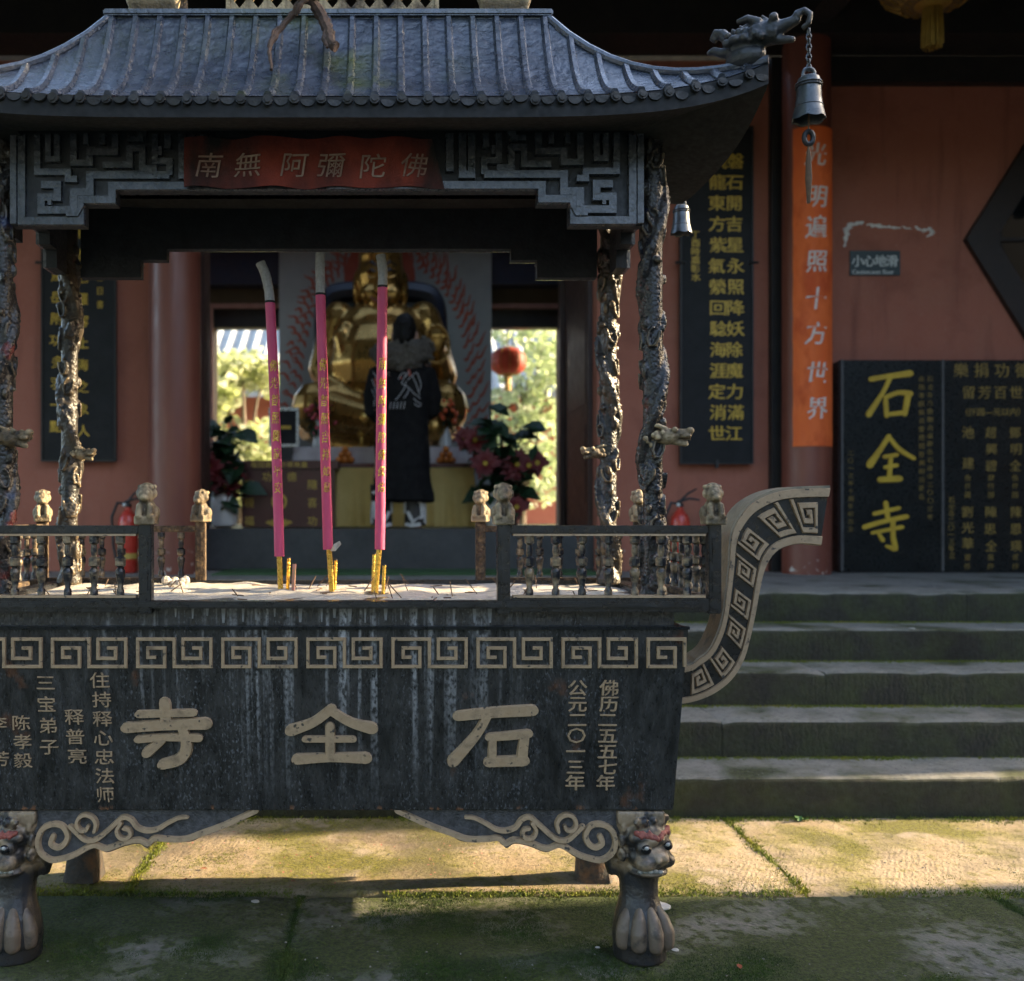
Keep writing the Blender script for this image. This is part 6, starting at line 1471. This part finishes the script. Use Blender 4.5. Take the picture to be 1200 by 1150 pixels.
fmh = solid(m, 'fur_hood', .008, 1); displace(fmh, .016, 40); h_ = place_world('fur_hood', fmh, FUR, PE)
# embroidery on the coat back
EMB = mat('white_embroidery', (.42,.42,.44), (.3,.3,.32), sc=60, r=.8); EMR = mat('red_embroidery', (.4,.09,.06), r=.8)
bv = BVHTree.FromPolygons([tuple(v.co) for v in cm.vertices], [tuple(p.vertices) for p in cm.polygons])
def onback(px, py):
    p = at(472+(px-472)*.86, py, PY_); h = bv.ray_cast(Vector((p.x, PY_-1, p.z)), Vector((0,1,0)))[0]
    return (h + Vector((0,-.003,0))) if h else Vector((p.x, PY_-.19, p.z))
LINES = [[(466,448),(470,442),(476,441),(473,447),(470,453)], [(473,447),(478,442),(481,436),(486,433),(492,424),(487,430)], [(476,436),(480,432),(484,427),(488,427),(491,423),(492,428)], [(470,453),(474,455),(480,458),(486,464),(491,467),(495,470)], [(478,449),(484,444),(490,440),(494,447),(496,455),(493,462)], [(476,450),(474,458),(468,466),(462,472)], [(480,458),(478,464),(473,470)], [(484,444),(489,452),(492,460),(494,466)],
         [(432,438),(436,444),(439,452),(441,462)], [(430,446),(434,455),(437,464)], [(436,442),(443,447),(446,455)], [(430,458),(434,466),(437,474)], [(487,476),(492,479),(496,478)], [(486,470),(491,474),(497,476)]] + [[(456+k*4.6,474),(454.5+k*4.6,482)] for k in range(5)] + [[(433+k*4.4,470),(433+k*4.4,477)] for k in range(2)]
m = MB()
for l in LINES:
    P = [(p.x, p.y) for p in cr(l, 3)]; m.tube([onback(*p) for p in P], .0036, 5)
eo = tag(m.build('embroidery', EMB, PE), kind='stuff'); m = MB()
for px, py, r_ in ((480,437,.016), (481,442,.014), (469.5,446.5,.009), (435,447,.013), (435.5,452,.012), (442,451,.01)): m.ell(onback(px, py), (r_*.7,.006,r_*1.3), seg=8, rings=5)
tag(m.build('embroidery', EMR, PE), kind='stuff')
# white and black patterned boots
WBT = mat('white_boot_panel', (.6,.6,.6), (.5,.5,.5), sc=20, r=.6)
for bxp in (441, 490):
    bc = Q(bxp,0)[0]; m = MB().lathe([(.085,FZ+.02),(.082,FZ+.12),(.085,FZ+.24),(.09,FZ+.34)], (bc, PY_+.0, 0), 20); m.ell((bc, PY_+.09, FZ+.05), (.06,.14,.05)); m.build('boot', BOOT, PE, smooth=True)
    def fo(u, v, h): a = u/.088; return Vector((bc+(.0885+h)*math.sin(a), PY_-(.0885+h)*math.cos(a), FZ+v))
    s_ = 1 if bxp > 460 else -1
    m = MB()
    for P in ([(-.07,.24),(.05,.2),(.06,.09),(-.02,.05),(-.06,.12)], [(-.08,.03),(-.03,.02),(.03,.03)], [(-.05,.29),(.02,.27),(.07,.28)], [(.085,.2),(.1,.12),(.095,.05)], [(-.1,.2),(-.105,.13)]):
        m.ribbon([(s_*a, b) for a, b in P], .03, fo, -.004, .005, rnd=True)
    m.build('boot_panel', WBT, PE, smooth=True)
# ------------------------------------------------------------------ behind the hall: house, trees, lantern
BRED = mat('sunlit_red_wall', (.5,.17,.10), (.42,.13,.08), sc=3, r=.9); TIL2 = mat('sunlit_grey_tile', (.42,.44,.44), (.3,.32,.32), sc=8, r=.8)  # wall and tile colours lightened to carry the sun falling outside
BH = thing('back_house', (-.5, 17.2, 0), 'red walled house with grey tiled roof seen through the back openings', 'house')
MB().box(-6, 6, 17, 20, -.05, 3.3).build('wall', BRED, BH); m = MB().hexa([(-6.4,16.3,3.15),(6.4,16.3,3.15),(6.4,18.6,4.7),(-6.4,18.6,4.7),(-6.4,16.3,3.25),(6.4,16.3,3.25),(6.4,18.6,4.8),(-6.4,18.6,4.8)]); m.build('roof', TIL2, BH)
tr = MB().tube([(0,0,0),(0,2.3,1.55)], .075, 8).mesh('tile_rib', smooth=True)
for i in range(54): place('tile_rib', tr, TIL2, BH, (-6.3+i*.238, 16.28, 3.25))
def leaves_mesh(name, centers, n, size, seed, mt):
    rg = np.random.default_rng(seed); C_ = np.array([c[:3] for c in centers]); R_ = np.array([c[3] for c in centers])
    k = rg.choice(len(C_), n, p=R_**2/np.sum(R_**2)); d = rg.normal(size=(n,3)); d /= np.linalg.norm(d, axis=1)[:, None]
    P = C_[k] + d*(R_[k]*rg.uniform(.35, 1.05, n)**.6)[:, None]*np.array([1,1,.8])
    a = rg.normal(size=(n,3)); a[:,2] *= .6; a /= np.linalg.norm(a, axis=1)[:, None]; b = np.cross(a, rg.normal(size=(n,3))); b /= np.linalg.norm(b, axis=1)[:, None]
    L_ = size*rg.uniform(.6, 1.3, n)[:, None]
    V_ = np.stack([P, P+a*L_*.5+b*L_*.28, P+a*L_, P+a*L_*.5-b*L_*.28], 1).reshape(-1, 3)
    me = bpy.data.meshes.new(name); me.from_pydata(V_.tolist(), [], np.arange(n*4).reshape(-1,4).tolist()); me.materials.append(mt); return me
def leafmat(name, c1, c2, c3):
    M_ = mat(name, c1, c2, c3, sc=2.5, r=.5, lo=.3, hi=.7); t = M_.node_tree; b = t.nodes['Principled BSDF']; tr_ = t.nodes.new('ShaderNodeBsdfTranslucent'); tr_.inputs[0].default_value = (c2[0]*1.4, c2[1]*1.5, c2[2], 1)
    ms = t.nodes.new('ShaderNodeMixShader'); ms.inputs[0].default_value = .35; t.links.new(b.outputs[0], ms.inputs[1]); t.links.new(tr_.outputs[0], ms.inputs[2]); t.links.new(ms.outputs[0], t.nodes['Material Output'].inputs[0]); return M_
LF1 = leafmat('overexposed_leaf', (.22,.29,.12), (.42,.44,.26), (.56,.58,.44)); LF2 = leafmat('green_leaf', (.04,.085,.02), (.08,.12,.03), (.05,.1,.025)); BARK = mat('tree_bark', (.10,.08,.06), (.16,.13,.1), sc=12, r=.9, bump=.7, bsc=30)  # first leaf colour bleached to stand in for the glare outside
def tree(x, y, z, h, blobs, n, size, mt, label, seed, group, tr_r=.1):
    t = thing('tree', (x, y, z), label, 'tree', group); rn = random.Random(seed)
    tk = MB().tube([(x,y,z-.1),(x+rn.uniform(-.1,.1),y,z+h*.35),(x+rn.uniform(-.15,.15),y,z+h*.7),(x,y,z+h*.9)], [tr_r*1.3,tr_r,tr_r*.7,tr_r*.2], 8)
    for bx_ in blobs:
        e = Vector(bx_[:3]); tk.tube([(x, y, z+h*rn.uniform(.3,.6)), e.lerp(Vector((x,y,z+h*.6)), .4)+Vector((0,0,.1)), e], [tr_r*.5, tr_r*.3, tr_r*.1], 6)
    tk.build('trunk', BARK, t, smooth=True)
    o = place('crown', leaves_mesh('crown', [(b[0]-x, b[1]-y, b[2]-z, b[3]) for b in blobs], n, size, seed, mt), None, t)
def blobs(lst, Y): return [(*at(px, py, Y+dy), r_) for px, py, dy, r_ in lst]
tree(mx(285,13.6), 13.6, -.05, 3.4, blobs([(255,445,0,.42),(285,432,.3,.34),(312,440,.3,.3),(245,475,0,.35),(300,520,0,.4),(270,560,0,.5),(325,560,.2,.5),(250,520,.4,.3)], 13.6), 2600, .17, LF1, 'leafy shrub tree seen through the opening left of the statue', 3, 'trees behind the hall', .06)
LF3 = leafmat('overexposed_pale_leaf', (.20,.30,.17), (.42,.48,.36), (.58,.62,.52))  # leaf colour whitened to imitate overexposed foliage
tree(mx(610,13.0), 13.0, -.05, 3.3, blobs([(640,390,0,.4),(600,385,.3,.3),(620,430,0,.45),(648,460,0,.45),(600,480,0,.4),(630,510,0,.5),(590,530,.1,.4),(645,550,.1,.5),(610,560,0,.5),(660,420,.2,.4)], 13.0), 2000, .15, LF3, 'leafy shrub tree seen through the opening right of the statue', 5, 'trees behind the hall', .05)
lantern((mx(595,11.0), 11.0, mz(424,11.0)), .42, 'small red lantern hanging outside the opening right of the statue', n=12)
m = MB().box(-9, 9, 10.5, 40, -.04, .9); tag(m.build('terrace', PLAT, None), 'paved terrace behind the temple hall', kind='structure')
# ------------------------------------------------------------------ unseen surroundings (hall, wing and canopy added for shade, trees show in reflections)
SHA = thing('added_side_hall', (7.5, 0, 0), 'unseen dark hall with tiled roof added right of the courtyard for shade', 'building')  # unseen block put here to keep sun off the near paving
sx_ = 6.6; yA = 3.05 + .105*sx_; yB = 4.03 + .105*(sx_-1)
MB().box(sx_, sx_+6, -9, yA, -.05, 5.3).build('wall', BLKW, SHA); MB().hexa([(sx_-.05,-9.4,5.3),(sx_+6.7,-9.4,5.3),(sx_+6.7,yA,5.3),(sx_-.05,yA,5.3),(sx_+1.8,-9.4,6.1),(sx_+4.4,-9.4,6.1),(sx_+4.4,yA,6.1),(sx_+1.8,yA,6.1)]).build('roof', TILE, SHA)
WNG = thing('added_wing_wall', (8, 7, 0), 'unseen red wing wall added on the right to shade the steps', 'building')  # unseen wall put here to keep sun off the steps
MB().box(sx_, sx_+1.2, yB, 11.4, -.05, 6.2).build('wall', REDW, WNG); MB().hexa([(sx_-.0,yB,6.2),(sx_+1.4,yB,6.2),(sx_+1.4,11.4,6.2),(sx_-.0,11.4,6.2),(sx_+.4,yB,6.7),(sx_+.9,yB,6.7),(sx_+.9,11.4,6.7),(sx_+.4,11.4,6.7)]).build('roof', TILE, WNG)
for i, (x, y, h) in enumerate(((-7.5,-7.5,6.0), (-3.0,-11.0,6.0), (2.2,-10.5,5.6), (5.6,-12.0,6.0), (-10.5, 0.5, 6.0))):
    rn = random.Random(i); bb = [(x+rn.gauss(0,1.0), y+rn.gauss(0,.8), h*rn.uniform(.35,.95), rn.uniform(.7,1.2)) for k in range(10)]
    tree(x, y, -.05, h, bb, 2600, .34, LF2, ['broad tree at the far left corner of the courtyard behind the viewer', 'tall tree behind the viewer left of the gate axis', 'tree behind the viewer right of the gate axis', 'tall tree behind the viewer by the added hall', 'tree on the left edge of the courtyard'][i], 20+i, 'courtyard trees', .16)

# unseen tree added so its canopy darkens the left of the courtyard
rn = random.Random(77); bb = [(rn.uniform(-6.5,-1.9), rn.uniform(-3.2,2.6), rn.uniform(4.0,6.2), rn.uniform(.6,1.0)) for k in range(30)]
tree(-5.2, -.8, -.05, 5.2, bb, 15000, .26, LF2, 'unseen broad tree added to shade the left of the courtyard', 91, 'courtyard trees', .22)
